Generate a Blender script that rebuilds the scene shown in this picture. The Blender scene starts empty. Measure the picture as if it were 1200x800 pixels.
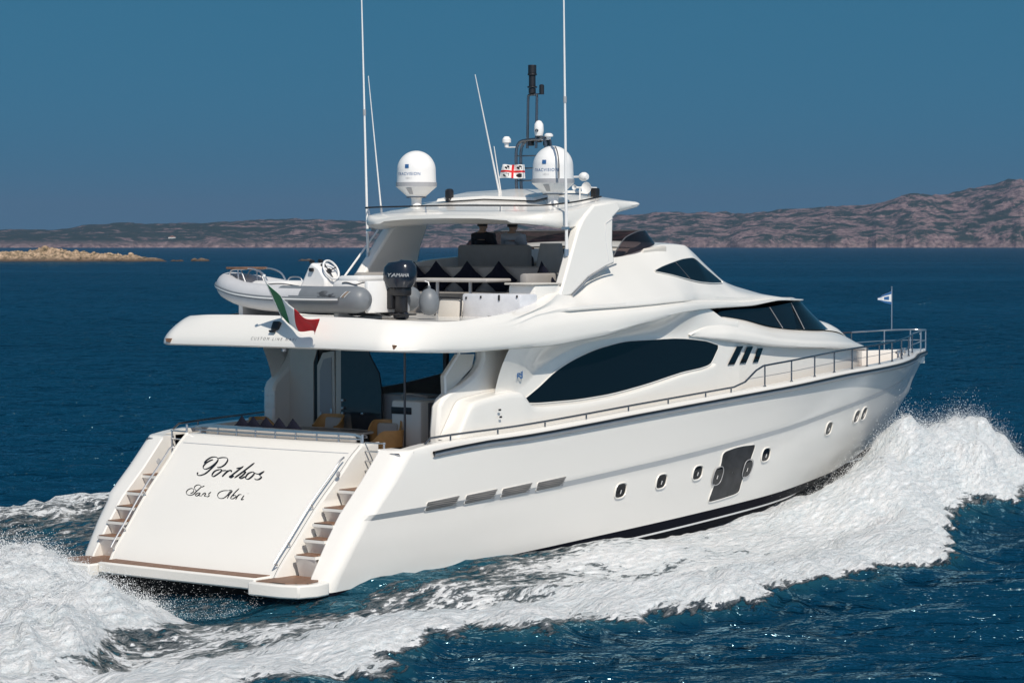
import bpy, bmesh, math, random
import numpy as np
from mathutils import Vector, Matrix
R = math.radians
random.seed(7)
rng = np.random.default_rng(11)
S = bpy.context.scene
C = S.collection

# ------------------------------------------------------------------ camera, world, sun
FW = 2949.93
CAM = Vector((-31.939, -30.619, 6.314))
YAW = 0.642972953
PITCH = math.atan((286.0 - 400.0) / FW)
cd = bpy.data.cameras.new("camera"); cam = bpy.data.objects.new("camera", cd); C.objects.link(cam)
cd.sensor_width = 36.0; cd.lens = FW / 1200.0 * 36.0
cd.clip_start = 0.5; cd.clip_end = 20000
fw = Vector((math.cos(YAW) * math.cos(PITCH), math.sin(YAW) * math.cos(PITCH), math.sin(PITCH)))
rt = Vector((math.sin(YAW), -math.cos(YAW), 0)); up = rt.cross(fw)
cam.matrix_world = Matrix(((rt.x, up.x, -fw.x, CAM.x), (rt.y, up.y, -fw.y, CAM.y), (rt.z, up.z, -fw.z, CAM.z), (0, 0, 0, 1)))
S.camera = cam

SUN_EL, SUN_OFF = 47.0, 52.0          # elevation; degrees from dead astern toward starboard
sv = Vector((-math.cos(R(SUN_EL)) * math.cos(R(SUN_OFF)), -math.cos(R(SUN_EL)) * math.sin(R(SUN_OFF)), math.sin(R(SUN_EL))))
W = bpy.data.worlds.new("World"); S.world = W; W.use_nodes = True
nt = W.node_tree; nt.nodes.clear()
sky = nt.nodes.new('ShaderNodeTexSky'); sky.sky_type = 'NISHITA'; sky.sun_disc = False
sky.sun_elevation = R(SUN_EL); sky.sun_rotation = math.atan2(sv.x, sv.y)
sky.air_density = 1.0; sky.dust_density = 0.3; sky.ozone_density = 3.0; sky.altitude = 0
tcw = nt.nodes.new('ShaderNodeTexCoord'); lift = nt.nodes.new('ShaderNodeVectorMath'); lift.operation = 'ADD'; lift.inputs[1].default_value = (0, 0, 0.5)
nrmw = nt.nodes.new('ShaderNodeVectorMath'); nrmw.operation = 'NORMALIZE'
nt.links.new(tcw.outputs['Generated'], lift.inputs[0]); nt.links.new(lift.outputs[0], nrmw.inputs[0]); nt.links.new(nrmw.outputs[0], sky.inputs['Vector'])
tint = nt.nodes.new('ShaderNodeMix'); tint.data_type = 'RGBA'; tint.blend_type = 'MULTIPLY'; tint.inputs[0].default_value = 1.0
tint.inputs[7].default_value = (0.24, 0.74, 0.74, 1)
bg = nt.nodes.new('ShaderNodeBackground'); bg.inputs[1].default_value = 0.115
wo = nt.nodes.new('ShaderNodeOutputWorld')
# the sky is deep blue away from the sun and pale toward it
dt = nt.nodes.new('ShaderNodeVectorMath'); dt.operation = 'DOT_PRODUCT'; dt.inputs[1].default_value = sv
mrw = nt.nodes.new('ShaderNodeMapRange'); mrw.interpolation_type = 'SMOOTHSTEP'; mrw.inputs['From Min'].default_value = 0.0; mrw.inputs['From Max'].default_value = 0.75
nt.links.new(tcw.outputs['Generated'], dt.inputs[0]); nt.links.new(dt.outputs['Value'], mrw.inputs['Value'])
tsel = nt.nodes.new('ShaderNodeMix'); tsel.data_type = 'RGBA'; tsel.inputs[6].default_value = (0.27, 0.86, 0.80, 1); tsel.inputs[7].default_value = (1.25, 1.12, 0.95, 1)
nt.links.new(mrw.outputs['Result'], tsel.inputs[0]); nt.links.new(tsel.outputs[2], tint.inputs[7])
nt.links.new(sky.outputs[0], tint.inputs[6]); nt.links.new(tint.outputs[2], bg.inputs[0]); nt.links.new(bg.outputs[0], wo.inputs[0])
sd = bpy.data.lights.new("sun", 'SUN'); sd.energy = 4.05; sd.angle = R(0.53); sd.color = (1.0, 0.93, 0.83)
so = bpy.data.objects.new("sun", sd); C.objects.link(so); so.rotation_euler = sv.to_track_quat('Z', 'Y').to_euler(); so.location = (0, 0, 60)
S.view_settings.view_transform = 'Standard'; S.view_settings.look = 'None'; S.view_settings.gamma = 1.0
S.view_settings.use_curve_mapping = False; S.view_settings.exposure = 0.0
S.cycles.use_denoising = True
S.cycles.max_bounces = 8; S.cycles.volume_bounces = 0

HAZE = 0.0001
# ------------------------------------------------------------------ helpers
def pchip(xs, ys):
    xs = np.asarray(xs, float); ys = np.asarray(ys, float); n = len(xs)
    if n == 2:
        return lambda q: np.interp(q, xs, ys)
    h = np.diff(xs); d = np.diff(ys) / h; m = np.zeros(n)
    for i in range(1, n - 1):
        if d[i-1] * d[i] > 0:
            w1 = 2*h[i] + h[i-1]; w2 = h[i] + 2*h[i-1]
            m[i] = (w1 + w2) / (w1/d[i-1] + w2/d[i])
    m[0] = d[0]; m[-1] = d[-1]
    def f(q):
        q = np.clip(np.asarray(q, float), xs[0], xs[-1])
        i = np.clip(np.searchsorted(xs, q, side='right') - 1, 0, n - 2)
        t = (q - xs[i]) / h[i]
        return ((1 + 2*t) * (1-t)**2 * ys[i] + t*(1-t)**2 * h[i] * m[i] + t*t*(3-2*t) * ys[i+1] + t*t*(t-1) * h[i] * m[i+1])
    return f

def catmull(P, n):
    """dense smooth curve (chord-length parameter) through the points P"""
    P = np.asarray(P, float)
    if len(P) < 3:
        t = np.linspace(0, 1, n)[:, None]; return P[0]*(1-t) + P[-1]*t
    s = np.concatenate([[0], np.cumsum(np.maximum(np.linalg.norm(np.diff(P, axis=0), axis=1), 1e-6) ** 0.75)])
    q = np.linspace(0, s[-1], n)
    return np.stack([pchip(s, P[:, k])(q) for k in range(P.shape[1])], 1)

def spline(P, n, closed=False):
    """true Catmull-Rom (rounder than catmull)"""
    P = [Vector(p) for p in P]; m = len(P); out = []
    segs = m if closed else m - 1
    per = max(1, n // segs)
    for i in range(segs):
        if closed: a, b, c, d = P[(i-1) % m], P[i], P[(i+1) % m], P[(i+2) % m]
        else: a, b, c, d = P[max(i-1, 0)], P[i], P[i+1], P[min(i+2, m-1)]
        for k in range(per):
            t = k / per
            out.append(0.5*((2*b) + (c-a)*t + (2*a-5*b+4*c-d)*t*t + (3*b-a-3*c+d)*t**3))
    if not closed: out.append(P[-1])
    return out

class MB:
    """collects polygons for ONE mesh"""
    def __init__(s): s.v = []; s.f = []; s.m = []
    def add(s, vs, fs, mi=0):
        o = len(s.v); s.v += [tuple(map(float, p)) for p in vs]
        s.f += [tuple(o + i for i in f) for f in fs]; s.m += [mi] * len(fs)
        return s
    def grid(s, G, mi=0, closed_u=False, closed_v=False, flip=False):
        G = np.asarray(G, float); nu, nv = G.shape[:2]; fs = []
        for i in range(nu if closed_u else nu - 1):
            for j in range(nv if closed_v else nv - 1):
                a, b, c, d = i*nv+j, ((i+1) % nu)*nv+j, ((i+1) % nu)*nv+(j+1) % nv, i*nv+(j+1) % nv
                fs.append((a, d, c, b) if flip else (a, b, c, d))
        return s.add(G.reshape(-1, 3), fs, mi)
    def box(s, c, d, mi=0, rot=None, taper=1.0):
        x, y, z = d[0]/2, d[1]/2, d[2]/2
        vs = [Vector((sx*x*(taper if sz > 0 else 1), sy*y*(taper if sz > 0 else 1), sz*z)) for sz in (-1, 1) for sy in (-1, 1) for sx in (-1, 1)]
        if rot is not None: vs = [rot @ v for v in vs]
        vs = [v + Vector(c) for v in vs]
        return s.add(vs, [(0,2,3,1),(4,5,7,6),(0,1,5,4),(1,3,7,5),(3,2,6,7),(2,0,4,6)], mi)
    def rbox(s, c, d, r=0.03, mi=0, rot=None, seg=2):
        bm = bmesh.new(); bmesh.ops.create_cube(bm, size=1)
        bmesh.ops.scale(bm, vec=Vector(d), verts=bm.verts)
        bmesh.ops.bevel(bm, geom=list(bm.edges), offset=min(r, min(d)*0.45), segments=seg, affect='EDGES', profile=0.5)
        if rot is not None: bmesh.ops.transform(bm, matrix=rot.to_4x4(), verts=bm.verts)
        bmesh.ops.translate(bm, vec=Vector(c), verts=bm.verts)
        bm.verts.index_update()
        s.add([v.co for v in bm.verts], [[v.index for v in f.verts] for f in bm.faces], mi); bm.free(); return s
    def tube(s, P, r, n=8, mi=0, cap=True, closed=False):
        P = [Vector(p) for p in P]; m = len(P); rings = []
        rr = r if isinstance(r, (list, tuple, np.ndarray)) else [r] * m
        ref = None
        for i in range(m):
            a = P[(i-1) % m] if closed else P[max(i-1, 0)]; b = P[(i+1) % m] if closed else P[min(i+1, m-1)]
            t = (b - a)
            if t.length < 1e-9: t = Vector((0, 0, 1))
            t.normalize()
            if ref is None:
                ref = Vector((0, 0, 1)) if abs(t.z) < 0.9 else Vector((1, 0, 0))
            u = (ref - t * ref.dot(t))
            if u.length < 1e-6: u = t.orthogonal()
            u.normalize(); ref = u; w = t.cross(u)
            rings.append([P[i] + (u*math.cos(2*math.pi*k/n) + w*math.sin(2*math.pi*k/n)) * float(rr[i]) for k in range(n)])
        s.grid([[tuple(p) for p in ring] for ring in rings], mi, closed_u=closed, closed_v=True, flip=True)
        if cap and not closed:
            o = len(s.v) - m*n
            s.f.append(tuple(o + k for k in range(n))); s.m.append(mi)
            s.f.append(tuple(o + (m-1)*n + n-1-k for k in range(n))); s.m.append(mi)
        return s
    def lathe(s, prof, c=(0,0,0), n=24, mi=0, rot=None):
        G = []
        for k in range(n):
            a = 2*math.pi*k/n
            row = [Vector((r*math.cos(a), r*math.sin(a), z)) for r, z in prof]
            if rot is not None: row = [rot @ p for p in row]
            G.append([tuple(p + Vector(c)) for p in row])
        return s.grid(G, mi, closed_u=True)
    def prism(s, poly, a, b, mi=0):
        """poly: 3D points in a plane; a, b offsets (vectors) for the two caps"""
        n = len(poly); a = Vector(a); b = Vector(b)
        vs = [Vector(p)+a for p in poly] + [Vector(p)+b for p in poly]
        fs = [tuple(range(n-1, -1, -1)), tuple(range(n, 2*n))] + [(i, (i+1) % n, n+(i+1) % n, n+i) for i in range(n)]
        return s.add(vs, fs, mi)
    def mirror(s):
        n = len(s.v); s.v += [(x, -y, z) for x, y, z in s.v]
        s.f += [tuple(n + i for i in reversed(f)) for f in list(s.f)]; s.m += list(s.m); return s
    def build(s, name, mats, parent=None, smooth=35, recalc=True, bevel=0, subsurf=0):
        me = bpy.data.meshes.new(name); me.from_pydata(s.v, [], s.f)
        if not isinstance(mats, (list, tuple)): mats = [mats]
        for m in mats: me.materials.append(m)
        me.polygons.foreach_set('material_index', s.m)
        if recalc:
            bm = bmesh.new(); bm.from_mesh(me)
            bmesh.ops.remove_doubles(bm, verts=bm.verts, dist=0.0004)
            bmesh.ops.recalc_face_normals(bm, faces=bm.faces); bm.to_mesh(me); bm.free()
        if smooth:
            me.polygons.foreach_set('use_smooth', [True] * len(me.polygons)); me.set_sharp_from_angle(angle=R(smooth))
        me.update()
        o = bpy.data.objects.new(name, me); C.objects.link(o)
        if parent is not None: o.parent = parent
        if bevel:
            b = o.modifiers.new('bevel', 'BEVEL'); b.width = bevel; b.segments = 2; b.limit_method = 'ANGLE'; b.angle_limit = R(40)
        if subsurf:
            b = o.modifiers.new('sub', 'SUBSURF'); b.levels = subsurf; b.render_levels = subsurf
        return o

def empty(name, label, cat, loc=(0, 0, 0), rotz=0, group=None):
    o = bpy.data.objects.new(name, None); C.objects.link(o); o.location = loc; o.rotation_euler = (0, 0, rotz)
    o.empty_display_size = 0.2
    return tag(o, label, cat, group)
def tag(o, label=None, cat=None, group=None, kind=None):
    if label: o['label'] = label
    if cat: o['category'] = cat
    if group: o['group'] = group
    if kind: o['kind'] = kind
    return o
def copy_tree(o, parent=None):
    c = o.copy(); C.objects.link(c)
    if parent is not None: c.parent = parent
    for ch in list(o.children): copy_tree(ch, c)
    return c

# ---- numpy noise
def _hash(ix, iy, seed):
    h = (ix.astype(np.int64) * 374761393 + iy.astype(np.int64) * 668265263 + seed * 1442695041) & 0x7fffffff
    h = ((h ^ (h >> 13)) * 1274126177) & 0x7fffffff
    return ((h ^ (h >> 16)) & 0xffff) / 65535.0
def vnoise(x, y, seed=0):
    x = np.asarray(x, float); y = np.asarray(y, float)
    ix = np.floor(x); iy = np.floor(y); fx = x - ix; fy = y - iy
    fx = fx*fx*fx*(fx*(fx*6-15)+10); fy = fy*fy*fy*(fy*(fy*6-15)+10)
    a = _hash(ix, iy, seed); b = _hash(ix+1, iy, seed); c = _hash(ix, iy+1, seed); d = _hash(ix+1, iy+1, seed)
    return (a*(1-fx)+b*fx)*(1-fy) + (c*(1-fx)+d*fx)*fy
def fbm(x, y, oct=5, seed=0, gain=0.5, ridged=False):
    s = 0; amp = 1; tot = 0
    ca, sa = math.cos(0.6), math.sin(0.6)
    for k in range(oct):
        n = vnoise(x, y, seed + 17*k)
        if ridged: n = 1 - abs(2*n - 1)
        s = s + amp*n; tot += amp; amp *= gain
        x, y = (x*ca - y*sa)*2.03 + 5.2, (x*sa + y*ca)*2.03 + 1.3
    return s / tot
def sstep(a, b, x):
    t = np.clip((x - a) / (b - a), 0, 1); return t*t*(3-2*t)

# ------------------------------------------------------------------ materials
def newmat(name):
    m = bpy.data.materials.new(name); m.use_nodes = True
    return m, m.node_tree.nodes, m.node_tree.links, m.node_tree.nodes['Principled BSDF']
def mat(name, col, rough=0.4, metal=0.0, spec=0.5, coat=0.0, noise=0.06, scale=6.0, bump=0.0, bscale=60.0, sheen=0.0):
    m, N, L, P = newmat(name)
    P.inputs['Roughness'].default_value = rough; P.inputs['Metallic'].default_value = metal
    P.inputs['Specular IOR Level'].default_value = spec; P.inputs['Coat Weight'].default_value = coat
    if sheen: P.inputs['Sheen Weight'].default_value = sheen
    tc = N.new('ShaderNodeTexCoord')
    nz = N.new('ShaderNodeTexNoise'); nz.inputs['Scale'].default_value = scale; nz.inputs['Detail'].default_value = 4
    L.new(tc.outputs['Object'], nz.inputs['Vector'])
    cr = N.new('ShaderNodeValToRGB')
    cr.color_ramp.elements[0].position = 0.3; cr.color_ramp.elements[1].position = 0.7
    cr.color_ramp.elements[0].color = (*[max(0, c*(1-noise)) for c in col], 1); cr.color_ramp.elements[1].color = (*[min(1, c*(1+noise)) for c in col], 1)
    L.new(nz.outputs['Fac'], cr.inputs['Fac']); L.new(cr.outputs['Color'], P.inputs['Base Color'])
    if bump:
        n2 = N.new('ShaderNodeTexNoise'); n2.inputs['Scale'].default_value = bscale; n2.inputs['Detail'].default_value = 3
        L.new(tc.outputs['Object'], n2.inputs['Vector'])
        b = N.new('ShaderNodeBump'); b.inputs['Strength'].default_value = bump; b.inputs['Distance'].default_value = 0.01
        L.new(n2.outputs['Fac'], b.inputs['Height']); L.new(b.outputs['Normal'], P.inputs['Normal'])
    return m
M = {}
M['gel'] = mat('white_gelcoat', (0.80, 0.775, 0.725), 0.22, coat=0.3, noise=0.012, scale=0.7)
M['white'] = mat('white_paint', (0.80, 0.79, 0.77), 0.35, noise=0.02)
M['cream'] = mat('cream_gelcoat', (0.62, 0.58, 0.52), 0.4, noise=0.02)
M['grey'] = mat('grey_panel', (0.36, 0.36, 0.37), 0.4, noise=0.03)
M['dgrey'] = mat('dark_grey', (0.09, 0.092, 0.1), 0.45)
M['black'] = mat('black_plastic', (0.012, 0.012, 0.014), 0.4)
M['glass'] = mat('black_glass', (0.003, 0.004, 0.006), 0.05, spec=0.32, noise=0.0)
M['steel'] = mat('stainless_steel', (0.60, 0.60, 0.61), 0.30, metal=0.9, noise=0.03)
M['shadesteel'] = mat('shaded_rail_steel', (0.20, 0.205, 0.22), 0.22, metal=0.9)  # steel darkened so shade and dark sea reflection sit in its colour
M['rub'] = mat('brushed_rub_rail', (0.36, 0.37, 0.39), 0.4, metal=0.6)
M['band'] = mat('knuckle_grey', (0.56, 0.565, 0.57), 0.35, noise=0.01)
M['teak'] = mat('teak', (0.20, 0.105, 0.06), 0.6, noise=0.25, scale=14)
M['wood'] = mat('light_wood', (0.50, 0.27, 0.09), 0.45, noise=0.12, scale=9)
M['fabric'] = mat('grey_fabric', (0.42, 0.40, 0.38), 0.9, noise=0.05, bump=0.3)
M['sofa'] = mat('taupe_upholstery', (0.30, 0.285, 0.27), 0.85, noise=0.05, bump=0.2)
M['cushb'] = mat('dark_cushion', (0.010, 0.011, 0.020), 0.95, spec=0.08, bump=0.2)
M['text'] = mat('lettering_black', (0.012, 0.012, 0.015), 0.35)
M['red'] = mat('red_cloth', (0.62, 0.015, 0.02), 0.75, noise=0.08)
M['green'] = mat('green_cloth', (0.012, 0.16, 0.055), 0.75, noise=0.08)
M['wcloth'] = mat('white_cloth', (0.78, 0.77, 0.75), 0.8, noise=0.05)
M['pvc'] = mat('light_hypalon', (0.54, 0.54, 0.55), 0.5, noise=0.03, bump=0.05)
M['pvcg'] = mat('grey_hypalon', (0.17, 0.185, 0.20), 0.45, noise=0.05, bump=0.05)
M['navy'] = mat('navy_cowling', (0.010, 0.016, 0.028), 0.22, coat=0.1, noise=0.05)
M['skin'] = mat('skin', (0.42, 0.25, 0.17), 0.6)
M['hair'] = mat('hair', (0.02, 0.015, 0.012), 0.7)
M['shirt'] = mat('grey_shirt', (0.40, 0.41, 0.45), 0.9, bump=0.2)
M['dshirt'] = mat('dark_shirt', (0.018, 0.018, 0.024), 0.9, bump=0.2)
M['blue'] = mat('blue_print', (0.03, 0.12, 0.30), 0.5)
M['anti'] = mat('black_antifouling', (0.006, 0.007, 0.008), 0.7, spec=0.1)
M['rubber'] = mat('rubber', (0.02, 0.02, 0.022), 0.7)
M['mirror'] = mat('polished_plate', (0.45, 0.46, 0.48), 0.12, metal=0.9)

M['wpanel'] = mat('white_panel', (0.66, 0.67, 0.70), 0.3)
M['slideglass'] = mat('grey_sliding_glass', (0.045, 0.05, 0.058), 0.12)
M['grille'] = mat('vent_grille', (0.21, 0.20, 0.19), 0.6)
M['hullwin'] = mat('smoked_hull_glass', (0.028, 0.029, 0.032), 0.35, spec=0.2, noise=0.45, scale=3.5)

def tinted_glass(name, t, tint=(0.55, 0.5, 0.5)):
    m, N, L, P = newmat(name)
    P.inputs['Base Color'].default_value = (0.01, 0.01, 0.012, 1); P.inputs['Roughness'].default_value = 0.03
    tr = N.new('ShaderNodeBsdfTransparent'); tr.inputs[0].default_value = (*tint, 1)
    mx = N.new('ShaderNodeMixShader'); mx.inputs[0].default_value = 1 - t
    out = [n for n in N if n.type == 'OUTPUT_MATERIAL'][0]
    L.new(tr.outputs[0], mx.inputs[1]); L.new(P.outputs[0], mx.inputs[2]); L.new(mx.outputs[0], out.inputs[0])
    return m
M['clear'] = tinted_glass('clear_saloon_glass', 0.9, (0.75, 0.8, 0.82))
M['smoke'] = tinted_glass('smoked_windscreen', 0.45, (0.35, 0.27, 0.28))

# hull gelcoat: white topsides, black bottom with a thin white boot line (paint that belongs to the hull)
def hull_material():
    m, N, L, P = newmat('hull_gelcoat')
    P.inputs['Roughness'].default_value = 0.16
    tc = N.new('ShaderNodeTexCoord'); sx = N.new('ShaderNodeSeparateXYZ'); L.new(tc.outputs['Object'], sx.inputs[0])
    mx = N.new('ShaderNodeMath'); mx.operation = 'MULTIPLY_ADD'; mx.inputs[1].default_value = -0.0315; L.new(sx.outputs['X'], mx.inputs[0]); L.new(sx.outputs['Z'], mx.inputs[2])
    cr = N.new('ShaderNodeValToRGB'); cr.color_ramp.interpolation = 'CONSTANT'
    mr = N.new('ShaderNodeMapRange'); mr.inputs['From Min'].default_value = 0.0; mr.inputs['From Max'].default_value = 1.0
    L.new(mx.outputs[0], mr.inputs['Value']); L.new(mr.outputs[0], cr.inputs['Fac'])
    E = cr.color_ramp.elements
    E[0].position = 0; E[0].color = (0.008, 0.009, 0.012, 1); E[1].position = 0.47; E[1].color = (0.80, 0.775, 0.73, 1)
    e = E.new(0.235); e.color = (0.72, 0.72, 0.72, 1); e = E.new(0.275); e.color = (0.008, 0.009, 0.014, 1)
    L.new(cr.outputs[0], P.inputs['Base Color'])
    sp = N.new('ShaderNodeMath'); sp.operation = 'MULTIPLY'; sp.inputs[1].default_value = 0.6; L.new(cr.outputs[0], sp.inputs[0]); L.new(sp.outputs[0], P.inputs['Specular IOR Level'])
    return m
M['hull'] = hull_material()

def teak_deck_material():
    m, N, L, P = newmat('teak_planking')
    tc = N.new('ShaderNodeTexCoord')
    wv = N.new('ShaderNodeTexWave'); wv.wave_type = 'BANDS'; wv.bands_direction = 'X'; wv.inputs['Scale'].default_value = 2.6; wv.inputs['Distortion'].default_value = 0.0
    nz = N.new('ShaderNodeTexNoise'); nz.inputs['Scale'].default_value = 9; nz.inputs['Detail'].default_value = 5
    L.new(tc.outputs['Object'], wv.inputs['Vector']); L.new(tc.outputs['Object'], nz.inputs['Vector'])
    c1 = N.new('ShaderNodeValToRGB'); c1.color_ramp.elements[0].color = (0.14, 0.07, 0.04, 1); c1.color_ramp.elements[1].color = (0.30, 0.165, 0.10, 1)
    L.new(nz.outputs['Fac'], c1.inputs['Fac'])
    c2 = N.new('ShaderNodeValToRGB'); c2.color_ramp.elements[0].position = 0.02; c2.color_ramp.elements[1].position = 0.08
    c2.color_ramp.elements[0].color = (0.12, 0.12, 0.12, 1); c2.color_ramp.elements[1].color = (1, 1, 1, 1)
    L.new(wv.outputs['Fac'], c2.inputs['Fac'])
    mu = N.new('ShaderNodeMix'); mu.data_type = 'RGBA'; mu.blend_type = 'MULTIPLY'; mu.inputs[0].default_value = 1
    L.new(c1.outputs[0], mu.inputs[6]); L.new(c2.outputs[0], mu.inputs[7]); L.new(mu.outputs[2], P.inputs['Base Color'])
    P.inputs['Roughness'].default_value = 0.55
    return m
M['teakdeck'] = teak_deck_material()
# ------------------------------------------------------------------ hills across the strait
def polar(deg, d):
    return CAM.x + d*math.cos(R(deg)), CAM.y + d*math.sin(R(deg))
HA = [8, 18, 22, 25.3, 26.05, 27.1, 27.8, 28.5, 29.25, 30.9, 31.7, 33.2, 34.0, 34.9, 36.8, 38.8, 40.7, 42.6, 44.56, 46.46, 46.9, 48.34, 52, 58, 66]
HP = [30, 60, 82, 73, 65, 57, 59, 48, 44, 41, 37, 40, 38, 37, 32, 27, 31, 30, 27, 25, 20, 18.5, 15, 9, 2]
ridge = pchip(HA, HP)
na, nd = 620, 64
az = np.linspace(8, 66, na)[:, None] * np.ones((1, nd)); tt = np.linspace(0, 1, nd)[None, :] * np.ones((na, 1))
shore = 4350 + 260*fbm(az*0.9, az*0+3.3, 4, seed=3)
dist = shore + tt**1.3 * 1700
gx = CAM.x + dist*np.cos(np.radians(az)); gy = CAM.y + dist*np.sin(np.radians(az))
tr = 0.55
prof = np.where(tt < tr, 0.10*sstep(0, 0.05, tt) + 0.90*(tt/tr)**0.85, np.cos((tt-tr)/(1-tr)*1.2)**0.8)
hr = ridge(az) / FW * (shore + tr**1.3*1700) * 0.97
rough = fbm(gx/420, gy/420, 6, seed=5, gain=0.55, ridged=True) - 0.55
rough2 = fbm(gx/90, gy/90, 4, seed=9, gain=0.6) - 0.5
gz = hr*prof*(1 + 0.75*rough*np.minimum(1, tt*3)*(1-0.75*np.exp(-((tt-tr)/0.09)**2))) + rough2*(6+0.18*hr)*sstep(0.0, 0.12, tt)
gz = np.where(tt <= 0.0, -2.0, gz + 0.5)
hm, N, L, P = newmat('granite_and_scrub')
tc = N.new('ShaderNodeTexCoord'); mp = N.new('ShaderNodeMapping'); mp.inputs['Scale'].default_value = (0.01, 0.01, 0.02)
L.new(tc.outputs['Object'], mp.inputs[0])
n1 = N.new('ShaderNodeTexNoise'); n1.inputs['Scale'].default_value = 2.2; n1.inputs['Detail'].default_value = 9; n1.inputs['Roughness'].default_value = 0.72
n2 = N.new('ShaderNodeTexNoise'); n2.inputs['Scale'].default_value = 9.0; n2.inputs['Detail'].default_value = 6; n2.inputs['Roughness'].default_value = 0.7
L.new(mp.outputs[0], n1.inputs['Vector']); L.new(mp.outputs[0], n2.inputs['Vector'])
rk = N.new('ShaderNodeValToRGB'); rk.color_ramp.elements[0].position = 0.35; rk.color_ramp.elements[1].position = 0.68
rk.color_ramp.elements[0].color = (0.06, 0.043, 0.05, 1); rk.color_ramp.elements[1].color = (0.36, 0.26, 0.25, 1)
L.new(n2.outputs['Fac'], rk.inputs['Fac'])
mk = N.new('ShaderNodeValToRGB'); mk.color_ramp.elements[0].position = 0.465; mk.color_ramp.elements[1].position = 0.535
dl_ = N.new('ShaderNodeVectorMath'); dl_.operation = 'DOT_PRODUCT'; dl_.inputs[1].default_value = (-math.sin(YAW), math.cos(YAW), 0); L.new(tc.outputs['Object'], dl_.inputs[0])
lt = N.new('ShaderNodeMapRange'); lt.inputs['From Min'].default_value = 100; lt.inputs['From Max'].default_value = 850; lt.inputs['To Min'].default_value = 0.0; lt.inputs['To Max'].default_value = 0.085; L.new(dl_.outputs['Value'], lt.inputs['Value'])
sbt = N.new('ShaderNodeMath'); sbt.operation = 'SUBTRACT'; L.new(n1.outputs['Fac'], sbt.inputs[0]); L.new(lt.outputs[0], sbt.inputs[1]); L.new(sbt.outputs[0], mk.inputs['Fac'])
sz = N.new('ShaderNodeSeparateXYZ'); L.new(tc.outputs['Object'], sz.inputs[0])
sh = N.new('ShaderNodeMapRange'); sh.inputs['From Min'].default_value = 3; sh.inputs['From Max'].default_value = 14; sh.inputs['To Min'].default_value = 1; sh.inputs['To Max'].default_value = 0
L.new(sz.outputs['Z'], sh.inputs['Value'])
mxm = N.new('ShaderNodeMath'); mxm.operation = 'MAXIMUM'; L.new(mk.outputs[0], mxm.inputs[0]); L.new(sh.outputs[0], mxm.inputs[1])
mx = N.new('ShaderNodeMix'); mx.data_type = 'RGBA'; mx.inputs[6].default_value = (0.018, 0.036, 0.030, 1)
L.new(mxm.outputs[0], mx.inputs[0]); L.new(rk.outputs[0], mx.inputs[7]); L.new(mx.outputs[2], P.inputs['Base Color'])
P.inputs['Roughness'].default_value = 0.95; P.inputs['Specular IOR Level'].default_value = 0.1
hb = MB(); hb.grid(np.stack([gx, gy, gz], 2))
tag(hb.build('hills', hm, smooth=0), kind='structure')

# ------------------------------------------------------------------ rocky islet and reef rocks
im, N, L, P = newmat('islet_granite')
tc = N.new('ShaderNodeTexCoord')
n1 = N.new('ShaderNodeTexNoise'); n1.inputs['Scale'].default_value = 0.55; n1.inputs['Detail'].default_value = 8; n1.inputs['Roughness'].default_value = 0.75
L.new(tc.outputs['Object'], n1.inputs['Vector'])
rk = N.new('ShaderNodeValToRGB'); E = rk.color_ramp.elements; E[0].position = 0.36; E[0].color = (0.045, 0.045, 0.02, 1); E[1].position = 0.62; E[1].color = (0.56, 0.40, 0.27, 1)
e = E.new(0.47); e.color = (0.24, 0.17, 0.10, 1)
L.new(n1.outputs['Fac'], rk.inputs['Fac'])
sz = N.new('ShaderNodeSeparateXYZ'); L.new(tc.outputs['Object'], sz.inputs[0])
mr = N.new('ShaderNodeMapRange'); mr.inputs['From Min'].default_value = 0.3; mr.inputs['From Max'].default_value = 1.9; L.new(sz.outputs['Z'], mr.inputs['Value'])
mx = N.new('ShaderNodeMix'); mx.data_type = 'RGBA'; mx.inputs[6].default_value = (0.07, 0.045, 0.028, 1)
L.new(mr.outputs[0], mx.inputs[0]); L.new(rk.outputs[0], mx.inputs[7]); L.new(mx.outputs[2], P.inputs['Base Color'])
P.inputs['Roughness'].default_value = 0.95
ID = 930.0
def islet_pt(u, dd):          # u: metres along the islet (0 at its right tip, growing left); dd: metres of depth
    a0 = YAW - math.atan((192.0-600)/FW)
    t = np.array([-math.sin(YAW), math.cos(YAW)]); f2 = np.array([math.cos(YAW), math.sin(YAW)])
    base = np.array([CAM.x, CAM.y]) + ID*np.array([math.cos(a0), math.sin(a0)])
    return base[0] + t[0]*u + f2[0]*dd, base[1] + t[1]*u + f2[1]*dd
U = np.linspace(-1, 130, 330)[:, None]*np.ones((1, 70)); Dd = np.linspace(-14, 14, 70)[None, :]*np.ones((330, 1))
ix, iy = islet_pt(U, Dd)
env = pchip([-1, 0, 6, 14, 22, 30, 40, 47, 60, 90, 130], [-.3, .5, 1.4, 2.6, 3.2, 3.6, 4.2, 3.9, 3.2, 2.5, 0])(U)
wd = pchip([-1, 0, 10, 40, 130], [2, 3, 7, 11, 13])(U)
iz = env*np.clip(1-(Dd/wd)**2, -0.6, 1)**1 * (0.75 + 0.9*(fbm(ix/5, iy/5, 5, seed=21, gain=.6, ridged=True)-.45)) + 0.5*(fbm(ix/1.3, iy/1.3, 3, seed=22)-.5)
iz = np.where(np.abs(Dd) > wd*1.02, -1.0, iz)
ib = MB(); ib.grid(np.stack([ix, iy, iz], 2))
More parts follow.
